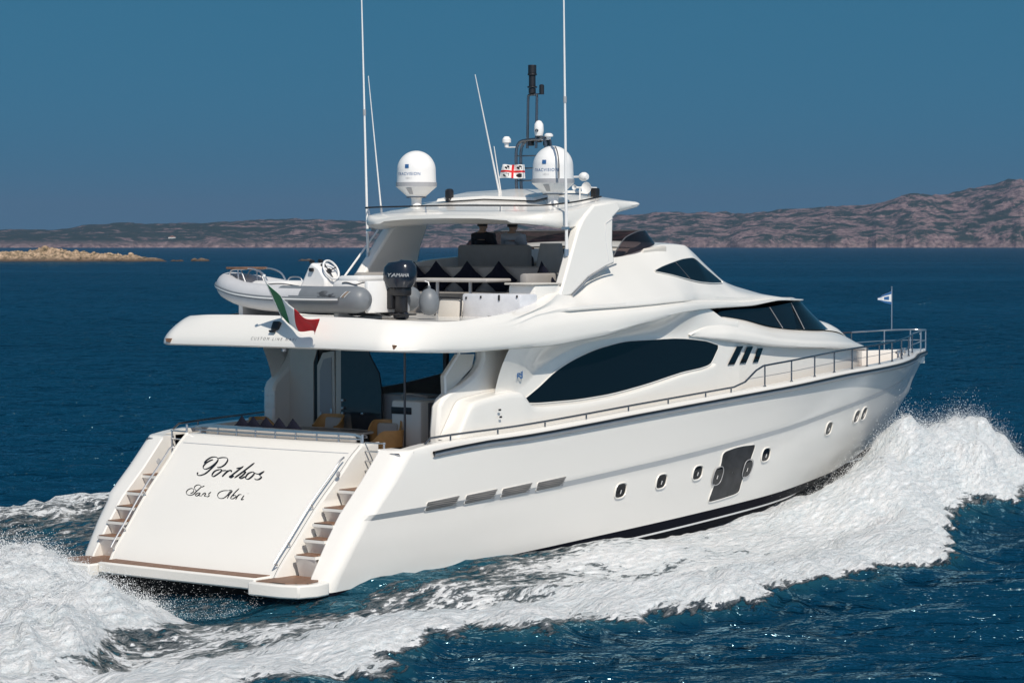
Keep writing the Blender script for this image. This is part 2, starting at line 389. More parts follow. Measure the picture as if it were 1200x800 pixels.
def boulder(mb, c, s, seed):
    bm = bmesh.new(); bmesh.ops.create_icosphere(bm, subdivisions=2, radius=1)
    rr = random.Random(seed)
    ph = [(Vector((rr.uniform(-1, 1), rr.uniform(-1, 1), rr.uniform(-1, 1))).normalized(), rr.uniform(.6, .95)) for _ in range(9)]
    for v in bm.verts:
        for n, dd in ph:
            k = v.co.dot(n)
            if k > dd: v.co -= n*(k-dd)
    bm.verts.index_update()
    mb.add([(v.co.x*s[0]+c[0], v.co.y*s[1]+c[1], v.co.z*s[2]+c[2]) for v in bm.verts], [[v.index for v in f.verts] for f in bm.faces]); bm.free()
for k in range(150):
    u = random.uniform(1, 110); dd = random.uniform(-9, 6)
    x, y = islet_pt(u, dd); h = float(pchip([-1, 0, 6, 14, 22, 30, 40, 47, 60, 90, 130], [-.3, .5, 1.2, 2.2, 2.7, 3.0, 3.4, 3.2, 2.7, 2.1, 0])(u))*max(0, 1-(dd/float(pchip([-1, 0, 10, 40, 130], [2, 3, 7, 11, 13])(u)))**2)
    s = random.uniform(.35, 1.1); boulder(ib, (x, y, h*0.8), (s*1.3, s*1.3, s), k)
for u, dd, h, s in ((43.5, 0, 4.3, 1.6), (41.5, 1, 4.1, 1.3), (45, -1, 4.0, 1.4), (32, 0, 3.3, 1.0), (12, 0, 2.2, 1.1), (26, 2, 2.9, .8)):
    x, y = islet_pt(u, dd); boulder(ib, (x, y, h), (s*1.2, s*1.2, s), int(u*10))
tag(ib.build('islet', im, smooth=0, recalc=False), kind='structure')
for k, (u, dd, s) in enumerate(((-12.5, 0, (3.6, 2, 1.0)), (-5, 3, (2.2, 1.5, .5)), (-50, 15, (3.4, 2, .7)))):
    mb = MB(); x, y = islet_pt(u, dd)
    for q in range(5):
        boulder(mb, (random.uniform(-1, 1)*s[0], random.uniform(-1, 1)*s[1], 0.0), (s[0]*.6, s[1]*.6, s[2]*random.uniform(.7, 1.2)), 50+q+k*9)
    o = mb.build('reef_rock', im, smooth=0, recalc=False); o.location = (x, y, 0.1)
    tag(o, ['low dark rock awash just off the tip of the rocky islet', 'smallest brown rock touching the end of the islet', 'brown rock awash in open water between islet and dinghy'][k], 'rock', 'rocks awash beside the islet')

# white house on the far shore
hx, hy = polar(44.52, 4620)
hs = empty('house', 'tiny white house alone on the far shore behind the islet', 'house', (hx, hy, 12), YAW)
mb = MB(); mb.box((0, 0, 3), (9, 13, 8)); mb.build('wall', M['white'], hs)
mb = MB(); mb.prism([(-5, -7, 7), (-5, 7, 7), (-5, 0, 9.5)], (0, 0, 0), (10, 0, 0)); mb.build('roof', mat('roof_tile', (.35, .16, .1), .9), hs)

# ------------------------------------------------------------------ water
HBX = [-3, -.5, 5, 10, 14, 18, 21, 23, 24]; HBY = [2.9, 2.95, 2.9, 2.75, 2.2, 1.35, .7, .2, 0]
hbw = pchip(HBX, HBY)
edge_s = pchip([-60, -30, -12, -5, -2, .7, 4, 8.6, 12, 14.2, 18, 21.6, 24.4, 26.3, 28.2], [11, 9, 7.6, 6.8, 6.6, 6.9, 7.4, 8.0, 7.7, 7.0, 5.3, 4.2, 4.2, 3.6, 0.0])
edge_p = pchip([-60, -30, -12, -2, 4, 8.5, 12, 16, 20, 24.4, 26.3, 27.3], [24, 20, 17, 15.4, 14.4, 13.6, 12, 9, 6, 3.9, 2.6, 0.0])
yh = pchip([-60, -20, -12, -7.2, -5.5, -4.4, -3.3, -1.8, -1.0], [11, 8.2, 6.4, 5.0, 3.7, 3.3, 3.0, 2.65, 2.3])
zs = pchip([-14, -4, -.5, 3, 6, 8, 11, 13.5, 16, 20, 24], [0, .15, .46, .60, .64, .58, .45, .48, .45, .2, 0])
def wake(X, Y):
    a = np.abs(Y); star = Y < 0
    hbv = hbw(X); d = np.maximum(a - hbv, 0)
    ye = np.where(star, edge_s(X), edge_p(X))
    wob = (fbm(X*.55, Y*.55, 4, seed=31) - .5)
    ye = ye + (wob*1.7 + 0.9*(fbm(X*2.3, Y*2.3, 3, seed=33)-.5))*sstep(0.5, 3, ye)
    inx = sstep(28.4, 27.2, X)
    ins = sstep(0.55, -0.65, a - ye) * inx                       # inside the foam belt
    z = zs(X)*np.exp(-(d/1.7)**2)
    z = z + 0.42*np.exp(-((a-ye+1.0)/0.9)**2)*inx*sstep(-40, 6, X)*sstep(0.8, 2.5, ye)      # rolled outer edge
    z = z - 0.12*np.exp(-((a-ye-1.2)/1.0)**2)*inx*sstep(-40, 6, X)
    # bow wave thrown out and forward
    cx = fbm(X*.7, Y*.7, 4, seed=35)
    bow = 1.10*np.exp(-((X-20.6)/2.7)**2 - ((a-2.9)/1.35)**2) + 1.32*np.exp(-((X-23.6)/2.8)**2 - ((a-2.9)/1.6)**2) + 0.75*np.exp(-((X-17.2)/2.6)**2-((a-3.6)/1.2)**2)
    z = z + bow*(0.72+0.56*cx)
    # rooster tail behind the transom
    h = yh(X); lat = sstep(0.25, -1.1, a - h - wob*.9)
    xx = X - wob*0.9 - 0.72*np.clip(Y, -1.2, 2.6)*sstep(-0.9, -1.5, X)
    back = sstep(-0.7, -1.2, X)*sstep(-1.15, -1.9, xx)*(0.36 + 0.64*sstep(-1.6, -4.4, xx))
    hump = (1.42 - 0.16*sstep(-6, -14, X)*4 )*back*lat*(0.8+0.2*np.cos(a*.6))
    hump = np.maximum(hump, 0)
    bl = sstep(-1.15, -1.9, xx)*lat*sstep(-0.7, -1.2, X)
    z = z*(1-bl) + hump*(0.62 + 0.8*(fbm(X*.8, Y*.8, 4, seed=41)-.1)*.8)
    z = z - 0.25*sstep(-3.2, -1.3, X)*sstep(0.3, -.6, X)*sstep(2.6, 1.9, a)
    # foam density
    near = np.exp(-(d/0.75)**2)
    rim = np.exp(-((a-ye+0.7)/1.0)**2)
    fwd = sstep(1, 11, X)
    f = ins*(0.575 + 0.19*fwd + 0.26*rim)
    f = f*(1 - near*sstep(9.0, 2.0, X)*0.42*sstep(-4, -1.5, X))
    f = f + np.clip(bow, 0, 1)*1.0*inx
    f = np.where(star, f, f*0.70)
    f = np.maximum(f, bl*1.4)
    f = np.clip(f, 0, 1.4)
    lump = f*sstep(.3, .8, f)
    z = z + lump*(0.16*(fbm(X*1.3, Y*1.9, 4, seed=51)-.5) + 0.10*(fbm(X*4.5, Y*6, 3, seed=53)-.5))
    big = np.clip(bow*.8, 0, 1) + back*lat
    z = z + big*(0.40*(fbm(X*1.7, Y*1.7, 4, seed=55, gain=.5, ridged=True)-.55) + 0.15*(fbm(X*6, Y*6, 4, seed=57, gain=.6)-.5))
    return z, f
nr, ncol = 1150, 520
drow = 17*(6600/17)**(np.linspace(0, 1, nr)); srow = np.linspace(-1, 1, ncol)
Dg, Sg = np.meshgrid(drow, srow, indexing='ij')
lat = Sg*(Dg*0.34 + 10)
WX = CAM.x + Dg*math.cos(YAW) - lat*math.sin(YAW) * -1 * -1
WY = CAM.y + Dg*math.sin(YAW) + lat*math.cos(YAW)
wz = np.zeros_like(WX); wr = np.random.default_rng(5)
for k in range(44):
    lam = 0.40*(16.0)**wr.random(); th = YAW + R(12) + wr.normal()*0.35
    kx, ky = 2*math.pi/lam*math.cos(th), 2*math.pi/lam*math.sin(th)
    amp = 0.0075*lam**0.85
    fade = sstep(lam*420, lam*90, Dg)
    ph = kx*WX + ky*WY + wr.random()*6.28 + 1.5*vnoise(WX/(lam*5), WY/(lam*5), k)
    wz += amp*fade*(np.sin(ph) + 0.25*np.cos(2*ph))
wz *= (0.7 + 0.6*fbm(WX/18, WY/18, 3, seed=77))
near = (WX > -60) & (WX < 30) & (np.abs(WY) < 30)
wk = np.zeros_like(wz); fo = np.zeros_like(wz)
wk[near], fo[near] = wake(WX[near], WY[near])
wz = wz*(1 - 0.6*np.clip(fo, 0, 1)) + wk
me = bpy.data.meshes.new('water')
nv = nr*ncol; me.vertices.add(nv); me.vertices.foreach_set('co', np.stack([WX, WY, wz], 2).reshape(-1).astype(np.float32))
ii = (np.arange(nr-1)[:, None]*ncol + np.arange(ncol-1)[None, :]).reshape(-1)
quads = np.stack([ii, ii+ncol, ii+ncol+1, ii+1], 1)[:, ::-1].reshape(-1).astype(np.int32)
nf = len(ii); me.loops.add(nf*4); me.polygons.add(nf)
me.loops.foreach_set('vertex_index', quads); me.polygons.foreach_set('loop_start', np.arange(0, nf*4, 4, dtype=np.int32))
me.polygons.foreach_set('use_smooth', np.ones(nf, bool)); me.update(calc_edges=True)
fa = me.attributes.new('foam', 'FLOAT', 'POINT'); fa.data.foreach_set('value', fo.reshape(-1).astype(np.float32))
wobj = bpy.data.objects.new('water', me); C.objects.link(wobj); tag(wobj, kind='structure')
if me.polygons[0].normal.z < 0: me.flip_normals()

wm, N, L, P = newmat('sea_water')
at = N.new('ShaderNodeAttribute'); at.attribute_name = 'foam'
tc = N.new('ShaderNodeTexCoord')
def noise(scale, detail, rough, vec=None, sc=(1, 1, 1), rotz=0.0, dist=0.0):
    mp = N.new('ShaderNodeMapping'); mp.vector_type = 'TEXTURE'; mp.inputs['Scale'].default_value = [1/q for q in sc]; mp.inputs['Rotation'].default_value = (0, 0, rotz)
    L.new(vec or tc.outputs['Object'], mp.inputs[0])
    n = N.new('ShaderNodeTexNoise'); n.inputs['Scale'].default_value = scale; n.inputs['Detail'].default_value = detail; n.inputs['Roughness'].default_value = rough; n.inputs['Distortion'].default_value = dist
    L.new(mp.outputs[0], n.inputs['Vector']); return n.outputs['Fac']
def math_(op, a, b=None, c=None, clamp=False):
    n = N.new('ShaderNodeMath'); n.operation = op; n.use_clamp = clamp
    for i, q in enumerate((a, b, c)):
        if q is None: continue
        if isinstance(q, (int, float)): n.inputs[i].default_value = q
        else: L.new(q, n.inputs[i])
    return n.outputs[0]
fn1 = noise(1.3, 8, 0.66, sc=(0.36, 1.5, 1.0), dist=0.7)
fn2 = noise(7.0, 6, 0.7, sc=(0.45, 1.5, 1.0), dist=0.5)
fn = math_('MULTIPLY_ADD', fn2, 0.50, math_('MULTIPLY', fn1, 0.50))
# mask: foam amount minus noise threshold
msk = math_('MULTIPLY', math_('SUBTRACT', math_('MULTIPLY', at.outputs['Fac'], 1.02), math_('MULTIPLY_ADD', fn, 1.75, -0.42)), 6.0, clamp=True)
aer = math_('MULTIPLY', at.outputs['Fac'], 0.75, clamp=True)
wc = N.new('ShaderNodeMix'); wc.data_type = 'RGBA'
wc.inputs[6].default_value = (0.0010, 0.027, 0.058, 1); wc.inputs[7].default_value = (0.025, 0.11, 0.13, 1)
L.new(aer, wc.inputs[0])
fc = N.new('ShaderNodeMix'); fc.data_type = 'RGBA'; fv = N.new('ShaderNodeMix'); fv.data_type = 'RGBA'; fv.inputs[6].default_value = (0.90, 0.90, 0.90, 1); fv.inputs[7].default_value = (0.66, 0.73, 0.76, 1)
fn3 = noise(17.0, 5, 0.72, sc=(0.7, 1.2, 1.0), dist=0.3)
L.new(math_('MULTIPLY_ADD', math_('MULTIPLY_ADD', fn3, 0.4, math_('MULTIPLY_ADD', fn2, 0.3, math_('MULTIPLY', fn1, 0.3))), 6.5, -2.85, clamp=True), fv.inputs[0]); L.new(fv.outputs[2], fc.inputs[7])
L.new(msk, fc.inputs[0]); L.new(wc.outputs[2], fc.inputs[6]); L.new(fc.outputs[2], P.inputs['Base Color'])
L.new(math_('MULTIPLY_ADD', msk, 0.62, 0.10), P.inputs['Roughness'])
P.inputs['Specular IOR Level'].default_value = 0.0
P.inputs['IOR'].default_value = 1.33; pass
# ripples: three sizes, stretched across the wind; foam: crumbly
r1 = noise(1.0, 3, 0.55, sc=(1.0, 0.40, 1), rotz=YAW+R(12), dist=0.5)
r2 = noise(3.4, 3, 0.6, sc=(1.0, 0.42, 1), rotz=YAW+R(4), dist=0.4)
r3 = noise(0.17, 3, 0.5, sc=(1.0, 0.35, 1), rotz=YAW+R(10))
r4 = noise(9.5, 2, 0.6, sc=(1.0, 0.45, 1), rotz=YAW+R(16), dist=0.3)
r5 = noise(0.055, 4, 0.6, sc=(1.0, 0.30, 1), rotz=YAW+R(8))
wp = noise(0.012, 3, 0.5, sc=(1.0, 0.35, 1), rotz=YAW+R(5))
hw = math_('MULTIPLY', math_('MULTIPLY_ADD', wp, 1.6, 0.25), math_('MULTIPLY_ADD', r5, 2.6, math_('MULTIPLY_ADD', r4, 0.032, math_('MULTIPLY_ADD', r3, 0.60, math_('MULTIPLY_ADD', r2, 0.24, math_('MULTIPLY', r1, 0.52))))))
hf = math_('MULTIPLY_ADD', fn2, -0.13, math_('MULTIPLY', fn1, -0.15))
hmix = N.new('ShaderNodeMix'); L.new(math_('MULTIPLY', msk, 1.0, clamp=True), hmix.inputs[0]); L.new(hw, hmix.inputs[2]); L.new(hf, hmix.inputs[3])
bp_ = N.new('ShaderNodeBump'); bp_.inputs['Strength'].default_value = 1.0; bp_.inputs['Distance'].default_value = 1.0
L.new(hmix.outputs[0], bp_.inputs['Height']); L.new(bp_.outputs['Normal'], P.inputs['Normal'])
gl = N.new('ShaderNodeBsdfGlossy'); gl.inputs['Roughness'].default_value = 0.09; gl.inputs['Color'].default_value = (0.52, 0.86, 1.0, 1); L.new(bp_.outputs['Normal'], gl.inputs['Normal'])
fr = N.new('ShaderNodeFresnel'); fr.inputs['IOR'].default_value = 1.33; L.new(bp_.outputs['Normal'], fr.inputs['Normal'])
gmix = N.new('ShaderNodeMixShader'); L.new(math_('MULTIPLY', math_('MULTIPLY', fr.outputs[0], 0.84), math_('MULTIPLY_ADD', msk, -0.85, 1.0)), gmix.inputs[0])
L.new(P.outputs[0], gmix.inputs[1]); L.new(gl.outputs[0], gmix.inputs[2])
wout = [n for n in N if n.type == 'OUTPUT_MATERIAL'][0]; L.new(gmix.outputs[0], wout.inputs['Surface'])
me.materials.append(wm)

# ------------------------------------------------------------------ spray: flying drops over the bow wave and the wake
sm = mat('spray_drops', (0.85, 0.87, 0.88), 0.5, noise=0.0)
def drops(n, sampler, smin, smax):
    out = []
    while sum(len(o) for o in out) < n:
        out.append(sampler(n))
    p = np.concatenate(out)[:n]
    s = smin*(smax/smin)**(rng.random(n)**2.2)
    return p, s
def surf(x, y):
    return wake(x, y)[0]
def bow_s(n):
    x = rng.normal(22.6, 2.8, n); a = np.abs(rng.normal(2.7, 1.15, n)); y = np.where(rng.random(n) < .78, -a, a)
    z = surf(x, y) + np.abs(rng.normal(0, .20, n))*(0.2+1.5*rng.random(n)**2) - .03
    ok = (a > hbw(x) + .1) & (x < 29) & (wake(x, y)[1] > .45); return np.stack([x, y, z], 1)[ok]
def stern_s(n):
    x = -1.5 - np.abs(rng.normal(0, 3.4, n)); y = rng.uniform(-5.2, 4, n)
    zz, f = wake(x, y); z = zz + np.abs(rng.normal(0, .15, n))*(.4+rng.random(n)) - .03
    ok = f > .95; return np.stack([x, y, z], 1)[ok]
def trans_s(n):
    x = rng.uniform(-2.4, -1.1, n); y = rng.uniform(-2.4, 2.6, n); z = surf(x, y) + np.abs(rng.normal(0, .3, n))*rng.random(n)
    ok = z < .95; return np.stack([x, y, z], 1)[ok]
def side_s(n):
    x = rng.uniform(4, 20, n); y = -edge_s(x) + np.abs(rng.normal(0, .8, n)); zz, f = wake(x, y)
    z = zz + np.abs(rng.normal(0, .05, n)); return np.stack([x, y, z], 1)[f > .6]
sets = [drops(95000, bow_s, .0025, .010), drops(60000, stern_s, .0025, .011), drops(5000, trans_s, .0025, .008), drops(9000, side_s, .003, .010)]
pp = np.concatenate([a for a, _ in sets]); ss = np.concatenate([b for _, b in sets]); n = len(pp)
oc = np.array([[1, 0, 0], [-1, 0, 0], [0, 1, 0], [0, -1, 0], [0, 0, 1], [0, 0, -1]], float)
of = np.array([[0, 2, 4], [2, 1, 4], [1, 3, 4], [3, 0, 4], [2, 0, 5], [1, 2, 5], [3, 1, 5], [0, 3, 5]])
vv = (pp[:, None, :] + oc[None]*ss[:, None, None]*rng.uniform(.6, 1.4, (n, 1, 3))).reshape(-1, 3)
ff = (of[None] + (np.arange(n)*6)[:, None, None]).reshape(-1).astype(np.int32)
sp = bpy.data.meshes.new('spray'); sp.vertices.add(len(vv)); sp.vertices.foreach_set('co', vv.reshape(-1).astype(np.float32))
sp.loops.add(len(ff)); sp.polygons.add(len(ff)//3); sp.loops.foreach_set('vertex_index', ff); sp.polygons.foreach_set('loop_start', np.arange(0, len(ff), 3, dtype=np.int32))
sp.polygons.foreach_set('use_smooth', np.ones(len(ff)//3, bool)); sp.update(calc_edges=True); sp.materials.append(sm)
so_ = bpy.data.objects.new('spray', sp); C.objects.link(so_)
tag(so_, 'white spray drops thrown up by bow wave and wake', 'spray', kind='stuff')

# ------------------------------------------------------------------ haze
hz, N, L, P = newmat('sea_haze')
for n in list(N):
    if n.type == 'BSDF_PRINCIPLED': N.remove(n)
pv = N.new('ShaderNodeVolumePrincipled'); pv.inputs['Density'].default_value = HAZE; pv.inputs['Color'].default_value = (0.215, 0.30, 0.455, 1); pv.inputs['Anisotropy'].default_value = 0.0
out = [n for n in N if n.type == 'OUTPUT_MATERIAL'][0]; L.new(pv.outputs[0], out.inputs['Volume'])
mb = MB(); mb.box((2500, 2500, 118), (16000, 16000, 244)); hzo = mb.build('haze', hz, smooth=0); tag(hzo, kind='stuff')

# ------------------------------------------------------------------ the yacht
Y = empty('yacht', 'large white motor yacht speeding past with a dinghy on its upper deck', 'yacht', (0, 0, 0))

# ---- hull: named lines from keel to sheer, each (x, half breadth, z)
xaft = pchip([-.9, .2, .55, .82, 1.24, 1.74, 2.18, 2.6, 2.80, 3.2], [-.45, -.42, -.30, -.13, .16, .56, 1.05, 1.46, 1.64, 1.9])
stem = pchip([-.9, -.4, 0, .5, 1.0, 1.5, 1.89, 2.3, 2.93, 3.54, 3.9], [16.5, 19.6, 21.4, 22.8, 23.8, 24.55, 25.06, 25.55, 26.22, 26.82, 27.1])
ST = np.array([-.4, 2.3, 5, 9, 14, 18, 21, 23.5, 25.3])
LN = {   # half breadths, heights at ST, stem height
 'keel':  ([.05]*9, [-.8, -.8, -.8, -.75, -.55, -.25, .2, .85, 1.2], 1.0),
 'bilge': ([1.7, 1.7, 1.7, 1.65, 1.35, .85, .4, .12, .03], [-.3, -.28, -.22, -.15, 0, .3, .7, 1.2, 1.5], 1.25),
 'chine': ([2.86, 2.9, 2.9, 2.85, 2.54, 1.83, 1.18, .55, .13], [.08, .10, .18, .30, .52, .88, 1.22, 1.58, 1.75], 1.62),
 'chin2': ([2.93, 2.97, 2.98, 2.93, 2.64, 1.95, 1.28, .62, .16], [.12, .14, .22, .34, .58, .96, 1.32, 1.68, 1.85], 1.75),
 'low':   ([3.02, 3.06, 3.08, 3.04, 2.83, 2.25, 1.60, .84, .25], [.72, .74, .82, .96, 1.15, 1.47, 1.75, 2.05, 2.25], 2.2),
 'mid':   ([3.08, 3.12, 3.15, 3.14, 2.98, 2.47, 1.84, 1.04, .36], [1.25, 1.27, 1.34, 1.50, 1.72, 2.02, 2.25, 2.45, 2.58], 2.6),
 'kn0':   ([3.10, 3.14, 3.19, 3.20, 3.06, 2.61, 2.01, 1.19, .45], [1.62, 1.65, 1.72, 1.92, 2.25, 2.58, 2.80, 2.95, 3.0], 2.95),
 'kn1':   ([3.16, 3.20, 3.25, 3.26, 3.12, 2.66, 2.05, 1.22, .46], [1.72, 1.755, 1.83, 2.035, 2.37, 2.69, 2.90, 3.03, 3.08], 3.02),
 'upp':   ([3.15, 3.20, 3.28, 3.31, 3.20, 2.78, 2.17, 1.33, .54], [2.22, 2.26, 2.35, 2.56, 2.85, 3.08, 3.20, 3.28, 3.32], 3.28),
 'shr':   ([3.10, 3.19, 3.31, 3.36, 3.29, 2.90, 2.30, 1.44, .62], [2.70, 2.755, 2.85, 3.06, 3.29, 3.45, 3.49, 3.52, 3.55], 3.55),
}
NU = 150
uu = np.linspace(0, 1, NU); uu = 0.55*uu + 0.45*(1-(1-uu)**2)
def hull_line(k):
    hb, zz, zst = LN[k]
    z0 = float(zz[0]); xa = float(xaft(z0)) + 0.30; xs = float(stem(zst))
    px = [p for p in ST if xa + .2 < p < xs - .5]
    hbf = pchip(np.append(ST, 27.2), np.append(hb, hb[-1]*0.5)); zf = pchip(np.append(ST, max(xs, 25.5)), np.append(zz, zst))
    cx = [xa] + px + [xs]; cy = [float(hbf(xa))] + [float(hbf(p)) for p in px] + [0.03]; cz = [z0] + [float(zf(p)) for p in px] + [zst]
    x = xa + (xs - xa)*uu
    return np.stack([x, pchip(cx, cy)(x), pchip(cx, cz)(x)], 1)
KEYS = list(LN)
LINES = {k: hull_line(k) for k in KEYS}
def aft_round(k, L0):
    """the rounded quarter that joins the side to the slanted stern wing and its inner wall"""
    z0 = L0[0][2]; xa = float(xaft(z0)); yb = L0[0][1]; pts = []
    inner = 2.60
    if k in ('keel',): return [(xa, .05, z0)]*9
    if k in ('bilge',): return [(xa, min(yb, 1.7), z0)]*9
    pts.append((max(xa + 1.0, 2.6), inner, z0)); pts.append((xa + .02, inner, z0)); pts.append((xa, inner + .03, z0))
    pts.append((xa + .03, yb - .30, z0))
    for q in (20, 40, 60, 75, 88): pts.append((xa + .03 + .27*(1-math.cos(R(q))), yb - .30 + .30*math.sin(R(q)), z0))
    return pts
rows = []
for i, k in enumerate(KEYS):
    rows.append(np.concatenate([np.array(aft_round(k, LINES[k])), LINES[k]]))
# fill between the named lines (kept straight at chine and knuckle)
G = []
for i in range(len(KEYS)-1):
    n = {'low': 3, 'mid': 3, 'kn1': 5, 'upp': 5, 'chin2': 3}.get(KEYS[i], 1)
    for q in range(n):
        t = q/n; G.append(rows[i]*(1-t) + rows[i+1]*t)
G.append(rows[-1])
cap = rows[-1].copy()
def capshift(dy, dz, dx=0.0):
    c = cap.copy(); c[9:, 1] = np.maximum(c[9:, 1] - dy, 0.0); c[:, 2] += dz
    c[2:9, 0] += dx; c[2:9, 1] = np.maximum(c[2:9, 1] - dy*.5, 2.6); return c
G.append(capshift(.015, .035, .03)); G.append(capshift(.05, .055, .08))
inn = capshift(.30, .055, .1); inn[:9, 1] = 2.60; inn[:9, 0] = np.maximum(inn[:9, 0], 1.9)
G.append(inn)
i2 = inn.copy(); i2[:, 2] -= .03; i2[9:, 1] = np.maximum(i2[9:, 1]-.01, 0); G.append(i2)
DECK = pchip([0, 2, 8, 12, 14, 20, 27], [2.1, 2.12, 2.25, 2.50, 2.92, 3.15, 3.25])
i3 = i2.copy(); i3[:, 2] = np.minimum(DECK(i3[:, 0]) - .02, i2[:, 2]); i3[:9, 2] = 1.9
G.append(i3)
G = np.array(G); G[..., 1] *= -1
hb = MB(); hb.grid(G); hb.mirror()
# black transom under the platform
hb.prism([(-.40, -2.9, .45), (-.40, 2.9, .45), (-.40, 1.7, -.3), (-.40, 0, -.8), (-.40, -1.7, -.3)], (0, 0, 0), (.2, 0, 0), 1)
HULL = hb.build('hull', [M['hull'], M['anti']], Y, smooth=24)
side = [np.array(r) for r in G[:len(G)-5]]
SG = np.array(side)            # (lines, along, xyz) starboard, y negative
def hull_y(x, z):
    """half breadth (negative) of the starboard topside at x, z"""
    best = []
    for r in SG:
        xs, ys, zs_ = r[9:, 0], r[9:, 1], r[9:, 2]
        if x < xs[0] or x > xs[-1]: continue
        best.append((np.interp(x, xs, zs_), np.interp(x, xs, ys)))
    best.sort(); zz = [b[0] for b in best]; yy = [b[1] for b in best]
    return float(np.interp(z, zz, yy))
def on_hull(x, z, off=0.0): return Vector((x, hull_y(x, z) - off, z))
shx = LINES['shr']
def sheer(x): return float(np.interp(x, shx[:, 0], shx[:, 1])), float(np.interp(x, shx[:, 0], shx[:, 2]))

# knuckle band: shade of the down-facing chamfer put into a grey strip
for s in (1, -1):
    mb = MB(); k0 = SG[[i for i in range(len(SG)) if abs(SG[i][40][2]-LINES['kn0'][31][2]) < 1e-6][0]]; k1 = SG[[i for i in range(len(SG)) if abs(SG[i][40][2]-LINES['kn1'][31][2]) < 1e-6][0]]
    q = np.stack([k0[9:128] + [0, -.004, -.001], k1[9:128] + [0, -.004, -.004]], 1); q[..., 1] *= s
    mb.grid(q); mb.build('knuckle_shade', M['band'], Y)
# rub rail
for s in (1, -1):
    mb = MB(); P = []
    for x in np.concatenate([np.linspace(2.35, 20, 60), np.linspace(20.3, 26.75, 40)]):
        b, z = sheer(x); P.append((x, -s*(b+.012), z-.055-.05*max(0, 1-(x-2.35)/1.5)))
    P = np.array(P)
    sec = [(0, .04), (.05, .035), (.055, -.02), (.02, -.05), (-.01, -.075), (-.02, -.04)]
    G2 = [[(p[0], p[1] - s*dy, p[2]+dz) for dy, dz in sec] for p in P]
    mb.grid(G2, closed_v=True); rub = mb.build('rub_rail', M['rub'], Y, smooth=50)
    mb = MB(); G2 = [[(p[0], p[1] - s*dy, p[2]+dz) for dy, dz in ((0, .045), (.058, .052), (.062, .012), (.0, .012))] for p in P]
    mb.grid(G2, closed_v=True); mb.build('rubber_strip', M['black'], rub, smooth=0)

# decks
mb = MB(); xs = np.concatenate([np.linspace(1.7, 20, 50), np.linspace(20.5, 26.5, 30)])
mb.grid([[(x, yy*max(0.02, (sheer(max(x, 2.3))[0]-.24)), float(DECK(x))) for yy in (-1, -.5, 0, .5, 1)] for x in xs])
mb.build('main_deck', M['teakdeck'], Y)

# swim platform
mb = MB()
def plat(x0, x1, ya, yb, z, th, r=.12):
    pl = []
    pl = [(x1, ya, z), (x1, yb, z)]
    P = spline([(x0, yb, z), (x0-.02, (ya+yb)/2, z), (x0, ya, z)], 8)
    poly = [(x1, ya, z), (x1, yb, z)] + [tuple(p) for p in P]
    mb.prism(poly, (0, 0, 0), (0, 0, -th))
plat(-.80, .3, -1.88, 1.88, .70, .20)
for s in (1, -1):
    poly = [(.15, s*1.90, .665), (.15, s*2.62, .665), (-.20, s*3.02, .665), (-.55, s*3.06, .665), (-.86, s*2.92, .665), (-.98, s*2.6, .665), (-1.0, s*1.90, .665)]
    mb.prism(poly, (0, 0, 0), (0, 0, -.225))
SWP = mb.build('swim_platform', M['gel'], Y, bevel=.03)
mb = MB()
mb.box((-.45, 0, .706), (.58, 3.7, .012))
for s in (1, -1):
    poly = [(.05, s*1.98, .668), (.05, s*2.56, .668), (-.30, s*2.86, .668), (-.60, s*2.9, .668), (-.84, s*2.6, .668), (-.87, s*1.98, .668)]
    mb.prism(poly, (0, 0, 0), (0, 0, .012))
mb.build('teak_deck', M['teakdeck'], SWP)
mb = MB(); mb.box((.3, 0, .2), (1.1, 5.0, .9)); mb.build('platform_support', M['anti'], SWP)

# transom door (curved garage door) between the stairs
tx = pchip([.62, .82, 1.25, 1.86, 2.37, 2.62, 2.79], [-.50, -.37, .02, .58, 1.13, 1.38, 1.60])
def tpt(y, z, off=0.0):
    hw = 2.1
    x = float(tx(z)); dx = float(tx(z+.02) - tx(z-.02))/.04
    n = Vector((-1, 0, dx)).normalized()
    return Vector((x + .10*(1-(1-(y/2.4)**2)), y, z)) + n*off
zz = np.linspace(.66, 2.79, 40)
mb = MB(); yy = np.linspace(-2.02, 2.02, 25)
def tw(z): return 1.94 + .14*(z-.66)/2.1
G1 = [[tuple(tpt(y*tw(z)/2.02, z)) for y in yy] for z in zz]
mb.grid(G1)
top = [[(G1[-1][i][0], G1[-1][i][1], G1[-1][i][2]) for i in range(25)], [(G1[-1][i][0]+.06, G1[-1][i][1], 2.815) for i in range(25)], [(2.0, G1[-1][i][1], 2.815) for i in range(25)], [(2.0, G1[-1][i][1], 1.9) for i in range(25)]]
mb.grid(top)
TD = mb.build('transom_door', M['gel'], Y, smooth=40)
# raised panel line near the top of the door
mb = MB(); mb.tube([tpt(y, 2.66, .004) for y in np.linspace(-2.0, 2.0, 20)], .007, 6); mb.build('panel_joint', M['band'], TD)

